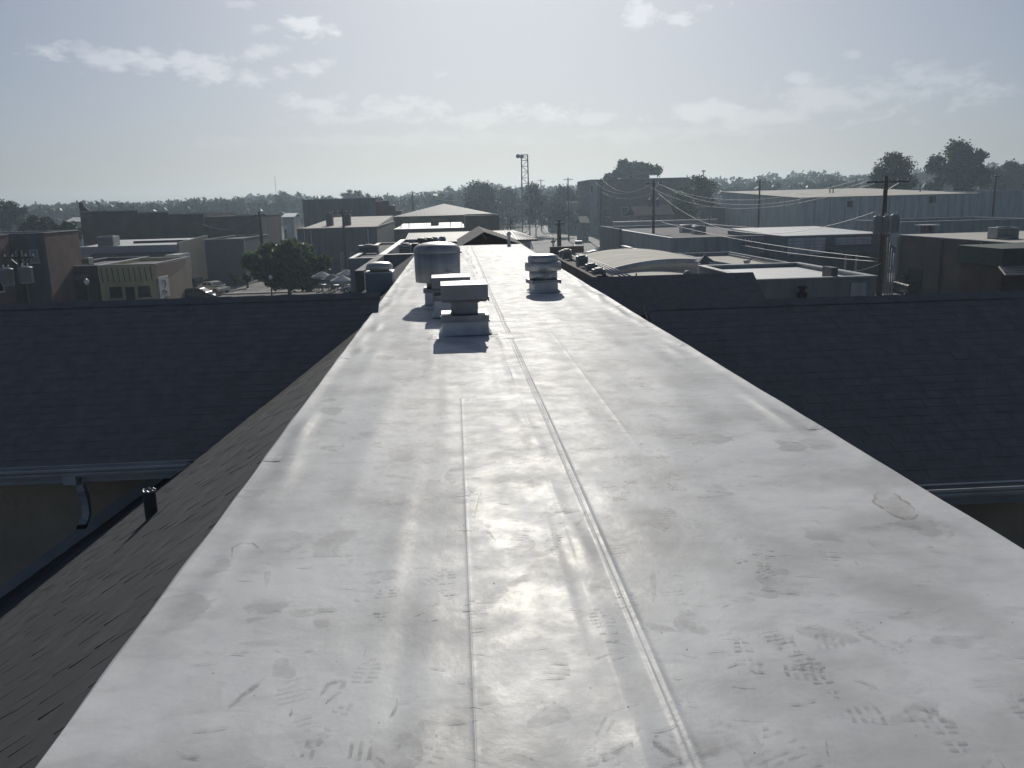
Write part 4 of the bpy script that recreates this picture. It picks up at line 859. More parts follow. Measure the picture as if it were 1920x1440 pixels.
for k, (u, yy) in enumerate(((815, 59), (829, 59.5))):
    tt = thing('turbine_vent', ('left' if k == 0 else 'right')+' one of two pale turbine vents behind the drum fan', 'roof vent', (X(u, 450, yy), yy, zf_), 'pale turbine vents', world=False)
    b = MB(); b.lathe((0, 0, 0), [(.13, 0), (.13, .55)], 16); b.build('stem', TRIM_W, tt); b = MB(); b.lathe((0, 0, .52), [(.15, 0), (.24, .1), (.27, .22), (.2, .36), (.02, .42)], 18); b.build('turbine', GALV, tt)
y = 62; t = flat_building('low_grey_block', 'low grey block with a white edged roof left of the parapets', X(655, 490, y), X(712, 490, y), y, y+24, Z(690, 485, y), GREYW, ROOFG, .12, TRIM_W)
hvac('small pale unit on the low grey block', (X(692, 478, 70), 70, Z(690, 485, 62)-.1), 1.6, 1.0, .7, GALV)

# ---- right: shops, warehouse, arched roofs
y = 100; x0, x1 = X(1258, 460, y), X(1545, 460, y); zt = Z(1258, 447, y)
t = flat_building('tattoo_shop', 'long grey shop whose dark front carries white TATTOO lettering', x0, x1, y, y+48, zt, GREYW, ROOFG, .35, TRIM_W)
b = MB(); b.box((x0+.02, y-.35, 0), (x1, y-.003, Z(1400, 476, y))); b.build('plinth', DARKW, t)
xa, xb, za, zb_ = X(1392, 452, y), X(1434, 452, y), Z(1412, 457, y), Z(1412, 446, y); b = MB(); b.box((xa, y-.12, za), (xb, y-.003, zb_)); sg_ = b.build('sign_board', DARKW, t)
def lettering(txt, parent, x, yy, z, size, m, wid):
    c = bpy.data.curves.new('lettering', 'FONT'); c.body = txt; c.extrude = .03; c.size = size
    o = bpy.data.objects.new('lettering_tmp', c); COL.objects.link(o); bpy.context.view_layer.update()
    me = bpy.data.meshes.new_from_object(o.evaluated_get(bpy.context.evaluated_depsgraph_get())); bpy.data.objects.remove(o)
    vs = np.array([v.co for v in me.vertices]); k = wid/(vs[:, 0].max()-vs[:, 0].min())
    ob = bpy.data.objects.new('lettering', me); COL.objects.link(ob); me.materials.clear(); me.materials.append(m); ob.parent = parent
    ob.location = Vector((x-vs[:, 0].min()*k, yy, z))-ORIG[parent.name]; ob.rotation_euler = (math.pi/2, 0, 0); ob.scale = (k, 1, 1); return ob
lettering('TATTOO', t, xa+.12, y-.16, za+.08, (zb_-za)*1.2, SIGNW, xb-xa-.24)
for k, (d0, d1) in enumerate(((4, 8), (12, 15), (24, 27), (32, 38))):
    b = MB(); b.box((x0-.12, y+d0, .3), (x0-.003, y+d1, 2.9)); w_ = b.build('window', TRIM_W, t); b = MB(); b.box((x0-.14, y+d0+.2, .5), (x0-.122, y+d1-.2, 2.7)); b.build('pane', GLASS, w_)
for k, d0 in enumerate((2, 12, 20)): b = MB(); b.box((x0-.9, y+d0, 3.1), (x0-.003, y+d0+6, 3.25)); b.build('awning', GALV, t)
b = MB(); b.box((x0-.4, y+30, 0), (x0-.003, y+47.9, zt+.2)); b.build('side_wing', DARKW, t)
for k, (u, yy) in enumerate(((1310, 118), (1290, 124))): hvac(('pale', 'long low')[k]+' rooftop unit on the tattoo shop', (X(u, 440, yy), yy, zt-.35), 2.2 if k else 1.6, 1.6, 1.1, GALV_D)
y = 94; x0, x1 = X(1470, 450, y), X(1668, 450, y); zt = Z(1560, 441, y)
t = flat_building('garage_bays', 'shop with pale garage bays under a wide white roof edge', x0, x1, y, y+20, zt, DARKW, ROOFW, .03, TRIM_W, slope=.35)
for u0, u1, v0, v1 in ((1477, 1546, 447, 478), (1566, 1632, 446, 468)):
    b = MB(); b.box((X(u0, 460, y), y-.14, Z(u0, v1, y)), (X(u1, 460, y), y-.003, Z(u0, v0, y))); d_ = b.build('garage_door', GREYL, t)
    for k in range(1, 5): b = MB(); zz_ = Z(u0, v1, y)+(Z(u0, v0, y)-Z(u0, v1, y))*k/5; b.box((X(u0, 460, y)+.05, y-.16, zz_-.04), (X(u1, 460, y)-.05, y-.141, zz_+.02)); b.build('door_rail', GREYW, d_)
for u in (1585, 1605): b = MB(); b.box((X(u, 470, y-3), y-3, 0), (X(u, 470, y-3)+.2, y-2.8, 3.6)); b.build('post', TRIM_W, t)
b = MB(); b.slab([(X(1550, 465, y), y-3.3, 3.6), (x1, y-3.3, 3.6), (x1, y-.15, 4.3), (X(1550, 465, y), y-.15, 4.3)], (0, -.3, 1), .12); fixn(b.build('porch_roof', ROOFD, t))
# warehouse
y = 152; x0, x1 = X(1500, 390, y), X(1832, 390, y); zt = Z(1600, 369, y); yb = y+46
t = thing('metal_warehouse', 'big pale metal warehouse with a tan roof in the right distance', 'warehouse', ((x0+x1)/2, y, 0))
b = MB(); zb2 = zt+1.6; b.hexa([(x0, y, 0), (x1, y, 0), (x1, yb, 0), (x0, yb, 0)], [(x0, y, zt), (x1, y, zt), (x1, yb, zb2), (x0, yb, zb2)]); b.build('wall', GREYL, t)
b = MB(); b.slab([(x0-.3, y-.3, zt+.1), (x1+.3, y-.3, zt+.1), (x1+.3, yb, zb2+.12), (x0-.3, yb, zb2+.12)], (0, 0, 1), .095); fixn(b.build('roof', ROOFT, t))
for k in range(1, 12): b = MB(); xx = x0+(x1-x0)*k/12; b.box((xx-.06, y-.06, 0), (xx+.06, y-.003, zt-.1)); b.build('wall_seam', GREYW, t)
for u0, u1, v0, v1 in ((1587, 1600, 376, 390), (1740, 1755, 367, 382)): window(t, X(u0, 380, y), X(u1, 380, y), Z(u0, v1, y), Z(u0, v0, y), y-.003)
b = MB(); b.box((X(1475, 420, y+10), y+8, 0), (x0-.003, y+30, 5.5)); b.build('side_shed', GREYL, t)
for k, (u, yy) in enumerate(((1556, 170), (1562, 170), (1725, 165))): b = MB(); b.lathe((X(u, 360, yy), yy, zt+.5), [(.12, 0), (.12, 1.6)], 8); b.build('roof_pipe', DARKW, t)
y = 150; t = flat_building('warehouse_annex', 'pale annex right of the warehouse behind the parked van', X(1832, 380, y)+.1, X(1835, 380, y)+17, y+4, y+30, Z(1880, 357, y), GREYL, ROOFT, .1)
window(t, X(1848, 385, y), X(1858, 385, y), Z(1850, 392, y), Z(1850, 380, y), y+3.99)
y = 117; t = flat_building('grey_low_wall_building', 'grey building with a stepped coping behind the brick store', X(1690, 425, y), X(1935, 425, y), y, y+14, Z(1800, 414, y), GREYW, ROOFG, .35, TRIM_W)
# brick store with the tan roof, right
yn, yf = 66, 84; x0 = X(1686, 440, yf); zt = Z(1686, 441, yf)
t = flat_building('brick_store', 'dark brick store with a broad tan roof at the right', x0, x0+30, yn, yf, zt, BRICK_B, ROOFT, .04, TRIM_W, slope=.1)
for (d0, d1, z0, z1) in ((13.2, 15.6, .2, 2.6), (5, 7, 0, 2.4)): b = MB(); b.box((x0-.1, yn+d0, z0), (x0-.003, yn+d1, z1)); b.build('door', DARK, t)
for yy in (83.6, 76, 70): b = MB(); b.box((x0-.25, yy, 0), (x0-.003, yy+.35, zt-.1)); b.build('pilaster', CONC if yy > 83 else BRICK_B, t)
hvac('grey rooftop unit on the tan roof of the brick store', (X(1880, 447, 73), 73, zt), 2.0, 1.4, 1.0, GALV)
tt = thing('roof_shelter', 'small white topped shelter behind the brick store roof', 'shelter', (X(1740, 436, 88), 88, 0)); zz_ = Z(1740, 421, 88); xc = X(1740, 430, 88)
b = MB(); b.box((xc-.95, 87.4, zz_-.12), (xc+.95, 89, zz_)); b.build('roof', TRIM_W, tt); b = MB(); b.box((xc-.5, 87.8, 0), (xc-.1, 88.6, zz_-.123)); b.box((xc+.3, 87.8, 0), (xc+.6, 88.6, zz_-.123)); b.build('support', DARKW, tt)
yy = 52; x0_, x1_ = X(1880, 480, yy), X(1880, 480, yy)+9; t = thing('green_storefront', 'green fascia with a shingled awning cut off by the right edge', 'storefront', (x0_+4, yy, 0))
GREENP = mat('green_fascia_paint', (.07, .10, .075), .7, var=.25); b = MB(); b.box((x0_, yy, Z(1890, 500, yy)), (x1_, yy+5, Z(1890, 466, yy))); b.build('fascia', GREENP, t, bevel=.02)
za, zb_ = Z(1890, 498, yy), Z(1890, 513, yy-1.6); b = MB(); b.slab([(x0_-.9, yy-1.8, zb_), (x1_, yy-1.8, zb_), (x1_, yy-.01, za), (x0_-.2, yy-.01, za)], (0, -.4, 1), .1); aw = fixn(b.build('awning', ROOFT, t))
for k in range(5): f_ = (k+.5)/5; b = MB(); b.box((x0_-.9+.7*f_, yy-1.8+1.75*f_, zb_+(za-zb_)*f_+.012), (x1_, yy-1.8+1.75*f_+.05, zb_+(za-zb_)*f_+.05)); b.build('shingle_course', ROOFG, aw)
b = MB(); b.box((x0_+.2, yy+.2, 0), (x1_, yy+4.8, Z(1890, 500, yy)-.003)); b.build('wall', BRICK_B, t)
# arched tan roofs
def vault(b, x0, x1, y0, y1, z, rise, n=24, mi=0):
    vs = []; 
    for yy in (y0, y1):
        for i in range(n+1): f_ = i/n; vs.append((x0+(x1-x0)*f_, yy, z+rise*(1-(2*f_-1)**2)))
    b.add(vs, [(i, i+1, n+2+i, n+1+i) for i in range(n)], mi, True)
    b.add(vs[:n+1]+[(x1, y0, z-.5), (x0, y0, z-.5)], [tuple(range(n+2, -1, -1))], mi)
y = 56; x0, x1 = X(1122, 500, y), X(1400, 500, y); zt = Z(1260, 512, y)
t = thing('arched_roof_building', 'building with two shallow arched tan roofs on the right', 'building', ((x0+x1)/2, y, 0))
b = MB(); prism_walls(b, x0-.3, x1+.3, 46.5, 72, 0, zt+.1); b.build('wall', mat('blue_grey_block', (.22, .24, .28), .8, var=.2), t)
b = MB(); vault(b, x0, x1, y, 71.7, zt+.05, .75); b.build('roof', ROOFT, t)
b = MB(); n = 24; vs = []
for yy in (y-.25, y-.003):
    for dz in (0, .3):
        for i in range(n+1): f_ = i/n; xx = x0+(x1-x0)*f_; vs.append((xx, yy, zt-.1+dz+.75*(1-(2*f_-1)**2)))
m_ = n+1; b.add(vs, [(i, i+1, m_+i+1, m_+i) for i in range(n)]+[(m_+i, m_+i+1, 3*m_+i+1, 3*m_+i) for i in range(n)], 0, True); b.build('arched_parapet', GREYL, t)
b = MB(); vault(b, X(1140, 515, 47), X(1420, 515, 47), 46.8, y-.26, zt-.35, .6); b.build('roof', ROOFT, t)
for (u0, u1, v) in ((1125, 1168, 479), (1168, 1240, 473), (1240, 1285, 476)): b = MB(); b.box((X(u0, 480, 71), 71.7, zt-.5), (X(u1, 480, 71)-.02, 72.01, Z((u0+u1)/2, v, 71))); b.build('parapet', mat('blue_grey_block', (.2, .2, .2)), t)
yy = 52; c = P(1321, 508, yy); tt = thing('masonry_chimney', 'stubby pale chimney with a pointed cap on the arched roof', 'chimney', (c.x, yy, zt), world=False)
b = MB(); b.box((-.34, -.34, -.2), (.34, .34, .85)); b.build('stack', GREYL, tt, bevel=.02); b = MB(); b.add([(-.5, -.5, 1.0), (.5, -.5, 1.0), (.5, .5, 1.0), (-.5, .5, 1.0), (0, 0, 1.4)], [(0,1,4), (1,2,4), (2,3,4), (3,0,4), (3,2,1,0)]); b.box((-.2, -.2, .85), (.2, .2, 1.0)); b.build('cap', DARKW, tt)
yy = 50; c = P(1289, 511, yy); hvac('small dark box vent in front of the pale chimney', (c.x, yy, zt+.15), .42, .4, .42, DARKW, name='box_vent', cat='roof vent')
yy = 50; c = P(1193, 515, yy); tt = tag(MB().lathe((c.x, yy, zt-.3), [(.05, 0), (.05, .75), (.03, .9)], 10).build('thin_pipe', GALV_D), 'thin upright pipe on the near arched roof', 'pipe')
yy = 56; c = P(1400, 505, yy); tt = thing('flared_flue', 'pale flared flue pipe right of the pale chimney', 'pipe', (c.x, yy, zt), world=False); b = MB(); b.lathe((0, 0, 0), [(.16, 0), (.14, .4), (.24, .62), (.26, .7)], 14); b.build('pipe', TRIM_W, tt)
# flat roof with stepped bright parapet tiles
y = 52; x0, x1 = X(1395, 500, y), X(1560, 500, y); zt = Z(1480, 508, y)
t = flat_building('tile_parapet_building', 'building with a tan roof and glinting stepped parapets', x0+.9, x1, y, y+20, zt, GREYW, ROOFT, .3)
yb = y+20
for k, (u0, v0, u1, v1, ya_, yb_) in enumerate(((1436, 475, 1470, 479, 72, 66), (1475, 486, 1505, 491, 65.5, 60.5), (1513, 499, 1545, 504, 60, 54))):
    zz_ = Z((u0+u1)/2, (v0+v1)/2, (ya_+yb_)/2)-.06; b = MB(); b.hexa([(x1-.3, yb_, zt-.3), (x1+.003, yb_, zt-.3), (x1+.003, ya_, zt-.3), (x1-.3, ya_, zt-.3)], [(x1-.3, yb_, zz_), (x1+.003, yb_, zz_), (x1+.003, ya_, zz_), (x1-.3, ya_, zz_)]); b.build('parapet', GREYL, t)
    for j in range(8): b = MB(); q0 = yb_+(ya_-yb_)*j/8; b.box((x1-.38, q0+.03, zz_+.003), (x1+.08, q0+(ya_-yb_)/8-.03, zz_+.06)); b.build('coping_tile', GALV, t)
y = 38; x0, x1 = X(1414, 530, y), X(1642, 530, y); zt = Z(1560, 522, y)
t = flat_building('grey_green_building', 'grey green flat building just beyond the right ridge', x0, x1, y, y+9, zt, TEALW, ROOFW, .15, TRIM)
b = MB(); b.box((X(1594, 540, y), y-.08, Z(1608, 556, y)), (X(1623, 540, y), y-.003, Z(1608, 530, y))); b.build('door', GREYL, t)
b = MB(); c = P(1500, 548, y); b.lathe((c.x, y-.28, c.z-.3), [(.2, 0), (.22, .3), (.1, .35), (.1, .5), (.2, .52), (.2, .6)], 14); b.build('wall_vent', BLACKM, t)
b = MB(); b.box((X(1548, 520, y+1), y+.4, zt-.2), (X(1560, 520, y+1), y+1.4, zt+.45)); b.build('roof_block', DARKW, t)
# gravel roof with condensers, right of the far white edge
y = 41; x0, x1 = X(1052, 500, 58), X(1120, 500, 46)+.6; zt = Z(1090, 506, 48)
t = flat_building('gravel_roof_building', 'low gravel roofed building crowded with condensers right of the roof end', x0-.2, x1-.2, 38, 64, zt, BRICK_B, ROOFG, .1)
b = MB(); b.box((x0-.1, 63.6, zt), (x0+2.4, 63.95, zt+.5)); b.build('parapet', BRICK_R, t)
for k, (u, v, yy, w, h, lb) in enumerate(((1079, 490, 58, .75, .85, 'tall dark condenser farthest back on the gravel roof'), (1097, 505, 51, .78, .85, 'tall dark condenser in the middle of the gravel roof'), (1122, 508, 47.5, .75, .55, 'low condenser with bright fins on the gravel roof'), (1136, 516, 45, .8, .45, 'lowest condenser nearest on the gravel roof'), (1098, 486, 60, .7, .6, 'pale topped condenser behind the tall dark ones'))):
    hvac(lb, (min(X(u, v, yy), x1-.7), yy, zt-.1), w*.85, .6, h*.8, GALV_D if k < 2 else GALV, 'condensers on the gravel roof', name='condenser')
b = MB(); 
for k in range(3): b.tube([(x0+1.1+k*.25, 42, zt+.05), (x0+1.3+k*.2, 50, zt+.06), (x0+1.0+k*.3, 60, zt+.05)], .035, 6)
b.build('roof_conduit', TRIM_W, t)
# big dark block in the right distance, houses by the street
y = 245; x0, x1 = X(1106, 380, y), X(1293, 380, y); zt = Z(1200, 335, y)
t = flat_building('large_dark_block', 'large dark brick block under the trees right of the street', x0, x1, y, y+25, zt, BRICK_D, ROOFD, .4, CONC)
b = MB(); b.box((x0-.01, y-.3, 0), (x0+2.2, y-.003, zt+.1)); b.build('corner_pier', CONC, t)
for k in range(5): window(t, x0+4+k*5, x0+6+k*5, 5, 7.5, y-.003)
window(t, X(1107, 350, y), X(1112, 350, y), Z(1107, 362, y), Z(1107, 348, y), y-.302)
for k, (u0, u1, v0, v1, yy, lb, wm) in enumerate(((1030, 1068, 386, 394, 280, 'low gabled house at the end of the street', GREYW), (1064, 1091, 381, 389, 262, 'house with a white fascia board by the street', GREYW), (1088, 1106, 411, 418, 210, 'dark shed roofed garage behind the verge', DARKW), (1190, 1265, 392, 404, 190, 'dim house in front of the large dark block', DARKW))):
    x0, x1 = X(u0, v1, yy), X(u1, v1, yy); ze_, zr_ = Z(u0, v1, yy), Z(u0, v0, yy); t = thing('small_house', lb, 'house', ((x0+x1)/2, yy, 0))
    b = MB(); b.box((x0+.3, yy+.3, 0), (x1-.3, yy+8, ze_)); b.build('wall', wm, t); b = MB(); b.slab([(x0, yy, ze_), (x1, yy, ze_), (x1, yy+4.5, zr_+.6), (x0, yy+4.5, zr_+.6)], (0, -.3, 1), .15); b.slab([(x0, yy+9, ze_), (x1, yy+9, ze_), (x1, yy+4.502, zr_+.6), (x0, yy+4.502, zr_+.6)], (0, .3, 1), .15); fixn(b.build('roof', ROOFD if k != 0 else ROOFG, t))
    if k == 1: b = MB(); b.box((x0, yy-.2, ze_-.1), (x1, yy-.003, zr_+.1)); b.build('fascia', TRIM_W, t)
    window(t, (x0+x1)/2-.6, (x0+x1)/2+.6, 1, 2.3, yy+.3)
t = thing('low_retaining_wall', 'long pale wall crossing behind the tattoo shop roof', 'wall', (X(1250, 416, 175), 175, 0)); b = MB(); b.box((X(1150, 416, 175), 175, 0), (X(1345, 416, 175), 176, Z(1250, 415, 175))); b.build('wall', CONC, t); b = MB(); b.box((X(1150, 416, 175), 174.9, Z(1250, 415, 175)+.003), (X(1345, 416, 175), 176.1, Z(1250, 415, 175)+.2)); b.build('coping', TRIM_W, t)
t = flat_building('box_store', 'dark box building left of the warehouse behind the pale wall', X(1335, 400, 195), X(1392, 400, 195), 195, 210, Z(1360, 388, 195), DARKW, ROOFD, .2, CONC)
# ================================================================== VEHICLES
def car_proto(kind):
    """local: +x forward, wheels on z = 0"""
    if kind == 'sedan': L, W, H, hood, belt, prof = 4.6, 1.80, 1.44, .80, .92, [(-1.75, .95), (-1.05, 1.38), (-.2, 1.44), (.45, 1.38), (1.25, .95)]
    elif kind == 'suv': L, W, H, hood, belt, prof = 4.7, 1.90, 1.75, 1.02, 1.08, [(-2.15, 1.08), (-1.95, 1.68), (-.4, 1.75), (.55, 1.68), (1.15, 1.10)]
    else: L, W, H, hood, belt, prof = 5.6, 1.98, 1.85, 1.10, 1.15, [(-.75, 1.12), (-.62, 1.80), (.1, 1.85), (.75, 1.78), (1.35, 1.15)]
    h = L/2; w = W/2
    parts = []
    sec = [(-h, .45, belt-.08, w*.90), (-h+.12, .30, belt-.02, w*.97), (-h+.7, .28, belt, w), (-.3, .26, belt, w), (h-1.2, .28, hood+.02, w*.99), (h-.35, .30, hood-.08, w*.95), (h-.05, .36, hood-.22, w*.86), (h, .45, hood-.32, w*.80)]
    if kind == 'pickup': sec[0] = (-h, .5, belt-.05, w*.95); sec[1] = (-h+.1, .45, belt, w); sec[2] = (-h+.7, .4, belt, w)
    b = MB(); vs = []
    for (x, z0, z1, ww) in sec: vs += [(x, -ww*.93, z0), (x, -ww, z0+.18), (x, -ww, z1-.12), (x, -ww*.9, z1), (x, ww*.9, z1), (x, ww, z1-.12), (x, ww, z0+.18), (x, ww*.93, z0)]
    fs = []
    for i in range(len(sec)-1):
        for k in range(8): fs.append((i*8+k, (i+1)*8+k, (i+1)*8+(k+1) % 8, i*8+(k+1) % 8))
    fs += [tuple(range(8)), tuple(range(len(sec)*8-1, len(sec)*8-9, -1))]
    b.add(vs, fs, 0, False)
    k = len(prof); cw = [w*.86, w*.74, w*.72, w*.74, w*.86]
    vs = [(x, -cw[i], z-.01) for i, (x, z) in enumerate(prof)]+[(x, cw[i], z-.01) for i, (x, z) in enumerate(prof)]
    b.add(vs, [(i, i+1, k+i+1, k+i) for i in range(k-1)]+[tuple(range(k)), tuple(range(2*k-1, k-1, -1))], 0, False)
    if kind == 'pickup': b.box((-h+.15, -w*.8, belt-.01), (-.8, w*.8, belt+.004))
    parts.append(('body', b, 'paint', .05))
    def lerp(a, c, f): return tuple(a[j]*(1-f)+c[j]*f for j in range(2))
    def glass(a, c, ia, ic, nm):
        p, q = lerp(a, c, .12), lerp(a, c, .9); wa, wc = cw[ia]*.90, cw[ic]*.90; dx, dz = (c[1]-a[1]), -(c[0]-a[0]); s = 1 if dz > 0 else -1; ln = math.hypot(dx, dz); ox, oz = dx/ln*.012*s, dz/ln*.012*s
        g_ = MB(); g_.add([(p[0]+ox, -wa, p[1]+oz), (q[0]+ox, -wc, q[1]+oz), (q[0]+ox, wc, q[1]+oz), (p[0]+ox, wa, p[1]+oz)], [(0,1,2,3)]); parts.append((nm, g_, GLASS, 0))
    glass(prof[0], prof[1], 0, 1, 'rear_window'); glass(prof[4], prof[3], 4, 3, 'windscreen')
    for s in (-1, 1):
        for (xa, xb) in ((prof[0][0]+.35, -.32), (-.24, prof[4][0]-.42)):
            if xb-xa < .3: continue
            zb_, zt = belt+.05, H-.14
            def wx(z): f_ = (z-prof[0][1])/(H-prof[0][1]); return (cw[0]*(1-f_)+cw[2]*f_)+.012
            ia, ib = (.30 if xa < -.5 else 0), (.42 if xb > .3 else 0)
            g_ = MB(); g_.add([(xa, s*wx(zb_), zb_), (xb, s*wx(zb_), zb_), (xb-ib, s*wx(zt), zt), (xa+ia, s*wx(zt), zt)], [(0,1,2,3)]); parts.append(('side_window', g_, GLASS, 0))
    for s in (-1, 1):
        g_ = MB(); g_.box((h-.10, s*w*.62-.16, hood-.34), (h+.012, s*w*.62+.16, hood-.22)); parts.append(('headlight', g_, LAMPG, .02))
        g_ = MB(); g_.box((-h-.012, s*w*.70-.14, belt-.30), (-h+.06, s*w*.70+.14, belt-.14)); parts.append(('tail_light', g_, REDL, .02))
        g_ = MB(); g_.box((prof[4][0]-.30, s*(w+.02)-.07, belt+.02), (prof[4][0]-.18, s*(w+.02)+.07, belt+.14)); parts.append(('mirror', g_, 'paint', .02))
    wheels = []
    for sx in (-h+.85, h-.88):
        for s in (-1, 1):
            r = .33 if kind == 'sedan' else .38; n = 18; m = MB(); rm = MB()
            def ring(mm, r0, r1, ya, yb):
                vs = []
                for yy in (ya, yb):
                    for rr in (r0, r1): vs += [(sx+rr*math.cos(2*math.pi*i/n), yy, r+rr*math.sin(2*math.pi*i/n)) for i in range(n)]
                fs = [(a*n+i, a*n+(i+1) % n, b_*n+(i+1) % n, b_*n+i) for a, b_ in ((0, 1), (1, 3), (3, 2), (2, 0)) for i in range(n)]; mm.add(vs, fs)
            yo = s*w*1.0; ring(m, r*.6, r, yo-s*.20, yo+s*.005); ring(rm, .03, r*.62, yo-s*.06, yo-s*.02); wheels.append((m, rm))
    return parts, wheels
CARM = {}
def car(kind, label, paint, loc, rz, cat='car', name='parked_car'):
    if kind not in CARM:
        parts, wheels = car_proto(kind); CARM[kind] = ([(n_, b_.mesh(n_), m_, bv) for n_, b_, m_, bv in parts], [(a.mesh('wheel'), c_.mesh('rim')) for a, c_ in wheels])
    t = thing(name, label, cat, loc, world=False); t.rotation_euler = (0, 0, rz)
    for n_, me, m_, bv in CARM[kind][0]:
        ob = bpy.data.objects.new(n_, me); COL.objects.link(ob); ob.parent = t
        if not me.materials: me.materials.append(None)
        ob.material_slots[0].link = 'OBJECT'; ob.material_slots[0].material = paint if m_ == 'paint' else m_
        if bv: q = ob.modifiers.new('bevel', 'BEVEL'); q.width = bv; q.segments = 2; q.limit_method = 'ANGLE'
    for a, c_ in CARM[kind][1]:
        for me, m_ in ((a, TYRE), (c_, CHROME)):
            if not me.materials: me.materials.append(m_)
        ob = bpy.data.objects.new('wheel', a); COL.objects.link(ob); ob.parent = t; o2 = bpy.data.objects.new('rim', c_); COL.objects.link(o2); o2.parent = ob
    return t
def paint(n, c): return mat('car_paint_'+n, c, .28, spec=.5, coat=.6)
PW, PS, PD, PR, PB = paint('white', (.70, .70, .66)), paint('silver', (.42, .43, .44)), paint('black', (.02, .022, .025)), paint('maroon', (.10, .02, .02)), paint('navy', (.03, .045, .08))
def gcar(u, v, kind, label, pnt, deg, **k): p = G(u, v, 0.01); return car(kind, label, pnt, p, math.radians(deg), **k)
gcar(402, 549, 'sedan', 'white sedan on the lot right of the yellow shop', PW, -40)
gcar(366, 545, 'suv', 'dark suv between the yellow shop and the white sedan', PD, -35)
gcar(374, 563, 'sedan', 'navy car almost hidden by the left ridge', PB, -10)
gcar(432, 517, 'sedan', 'glinting maroon car in front of the plain dark hall', PR, -160)
gcar(452, 511, 'sedan', 'silver car left of the leafy tree', PS, -150)
gcar(676, 549, 'sedan', 'silver car beside the patio tables', PS, 170)
gcar(1085, 468, 'pickup', 'white pickup driving on the street past the verge', PW, -98, name='pickup_truck', cat='truck')
gcar(1106, 487, 'sedan', 'white roofed car on the street behind the condensers', PW, 200)
gcar(1128, 479, 'suv', 'silver suv parked at the tattoo shop corner', PS, 190)
gcar(1062, 487, 'sedan', 'silver car half hidden behind the round roof fan', PS, 178)
gcar(984, 410, 'suv', 'far dark car with bright headlights up the street', PD, -95)
gcar(1118, 405, 'sedan', 'far white car in front of the large dark block', PW, 180)
gcar(1356, 411, 'sedan', 'far white car beside the dark box building', PW, 170)
gcar(1702, 551, 'pickup', 'dark pickup at the corner of the brick store', PD, 80, name='pickup_truck', cat='truck')
gcar(1752, 556, 'sedan', 'white sedan along the brick store wall', PW, 100)
gcar(1778, 556, 'suv', 'white suv right of the white sedan', PW, 95)
gcar(1892, 409, 'suv', 'black van parked at the warehouse annex', PD, 180)
gcar(1650, 506, 'suv', 'silver suv in the yard behind the big pole', PS, 30)
# ================================================================== LAMPS, POLES, WIRES, TOWER
def lamp(label, u, v, y):
    c = P(u, v, y); t = thing('street_lamp', label, 'street lamp', (c.x, y, 0), 'acorn street lamps', world=False); z = c.z
    b = MB(); b.lathe((0, 0, 0), [(.18, 0), (.18, .25), (.08, .35), (.06, z-.5), (.10, z-.35), (.10, z-.24)], 12); b.build('post', BLACKM, t)
    b = MB(); b.lathe((0, 0, 0), [(.10, z-.24), (.20, z-.1), (.21, z+.06), (.14, z+.16), (.06, z+.24), (.01, z+.30)], 14); b.build('globe', LAMPG, t)
lamp('acorn street lamp in front of the dark brick shop', 162, 528, 74); lamp('acorn street lamp left of the leafy tree base', 507, 520, 92); lamp('acorn street lamp by the stepped dark wall', 535, 428, 110)
def pole(label, u, vt, y, r=.15, arm=2.2, arms=1, ang=0., cans=0, name='utility_pole', zb=0):
    c = P(u, vt, y); H = c.z; t = thing(name, label, 'utility pole', (c.x, y, zb), 'wooden utility poles', world=False); t.rotation_euler = (0, 0, ang)
    b = MB(); b.lathe((0, 0, 0), [(r*1.25, 0), (r, H*.6), (r*.75, H)], 12); b.build('shaft', WOOD, t)
    for k in range(arms):
        z = H-.45-k*1.0; b = MB(); b.box((-arm/2, -r-.10, z-.06), (arm/2, -r+.02, z+.06)); b.build('crossarm', WOOD, t)
        for s in (-1, 1): b = MB(); b.bar((s*.05, -r, z-.6), (s*arm*.3, -r-.02, z-.03), .05, .03); b.build('brace', GALV_D, t)
        for f_ in (-.95, -.45, .45, .95): b = MB(); b.lathe((f_*arm/2, -r-.04, z+.06), [(.05, 0), (.06, .08), (.03, .16), (.01, .18)], 8); b.build('insulator', LAMPG, t)
    for k in range(cans):
        a = (-.62, .62, 0)[k]; b = MB(); zc = H-2.6; b.lathe((a, -.35 if k == 2 else -.1, zc-1.1), [(.26, 0), (.28, .04), (.28, .95), (.30, .97), (.28, 1.05), (.1, 1.12)], 18); tr = b.build('transformer', mat('transformer_grey', (.30, .32, .33), .5), t)
        b = MB(); b.lathe((a, -.35 if k == 2 else -.1, zc), [(.05, 0), (.06, .15), (.03, .3)], 8); b.build('bushing', LAMPG, tr)
    return t, Vector((c.x, y, H))
_, pA = pole('big leaning pole with three transformers beside the brick store', 1662, 330, 66, .20, 3.6, 1, .12, 0)
_, pB = pole('pole rising above the tattoo shop roof', 1226, 338, 124, .18, 2.6, 1, .1, 2)
_, pC = pole('pole in front of the large dark block', 1127, 334, 180, .17, 2.4, 1, .1, 0)
pole('dark pole standing near the street behind the round fan', 1048, 412, 100, .26, .9, 1, 0, 0)
_, pD = pole('pole with a crossarm against the sky right of the tower', 1065, 333, 215, .17, 2.4, 1, 0, 1)
_, pE = pole('far crossarm pole just right of the lattice tower', 1014, 336, 290, .17, 2.6, 1, 0, 0)
_, pF = pole('pole above the hip roof hall', 773, 358, 210, .17, 1.4, 1, 0, 0)
_, pG = pole('dark pole behind the leafy tree at left', 486, 397, 125, .24, 1.6, 1, .3, 0)
pole('pole beside the tan roof stacks', 642, 392, 116, .16, 2.6, 1, -.1, 0)
_, pH = pole('pole in front of the left end of the warehouse', 1425, 336, 140, .15, 1.6, 1, .2, 0)
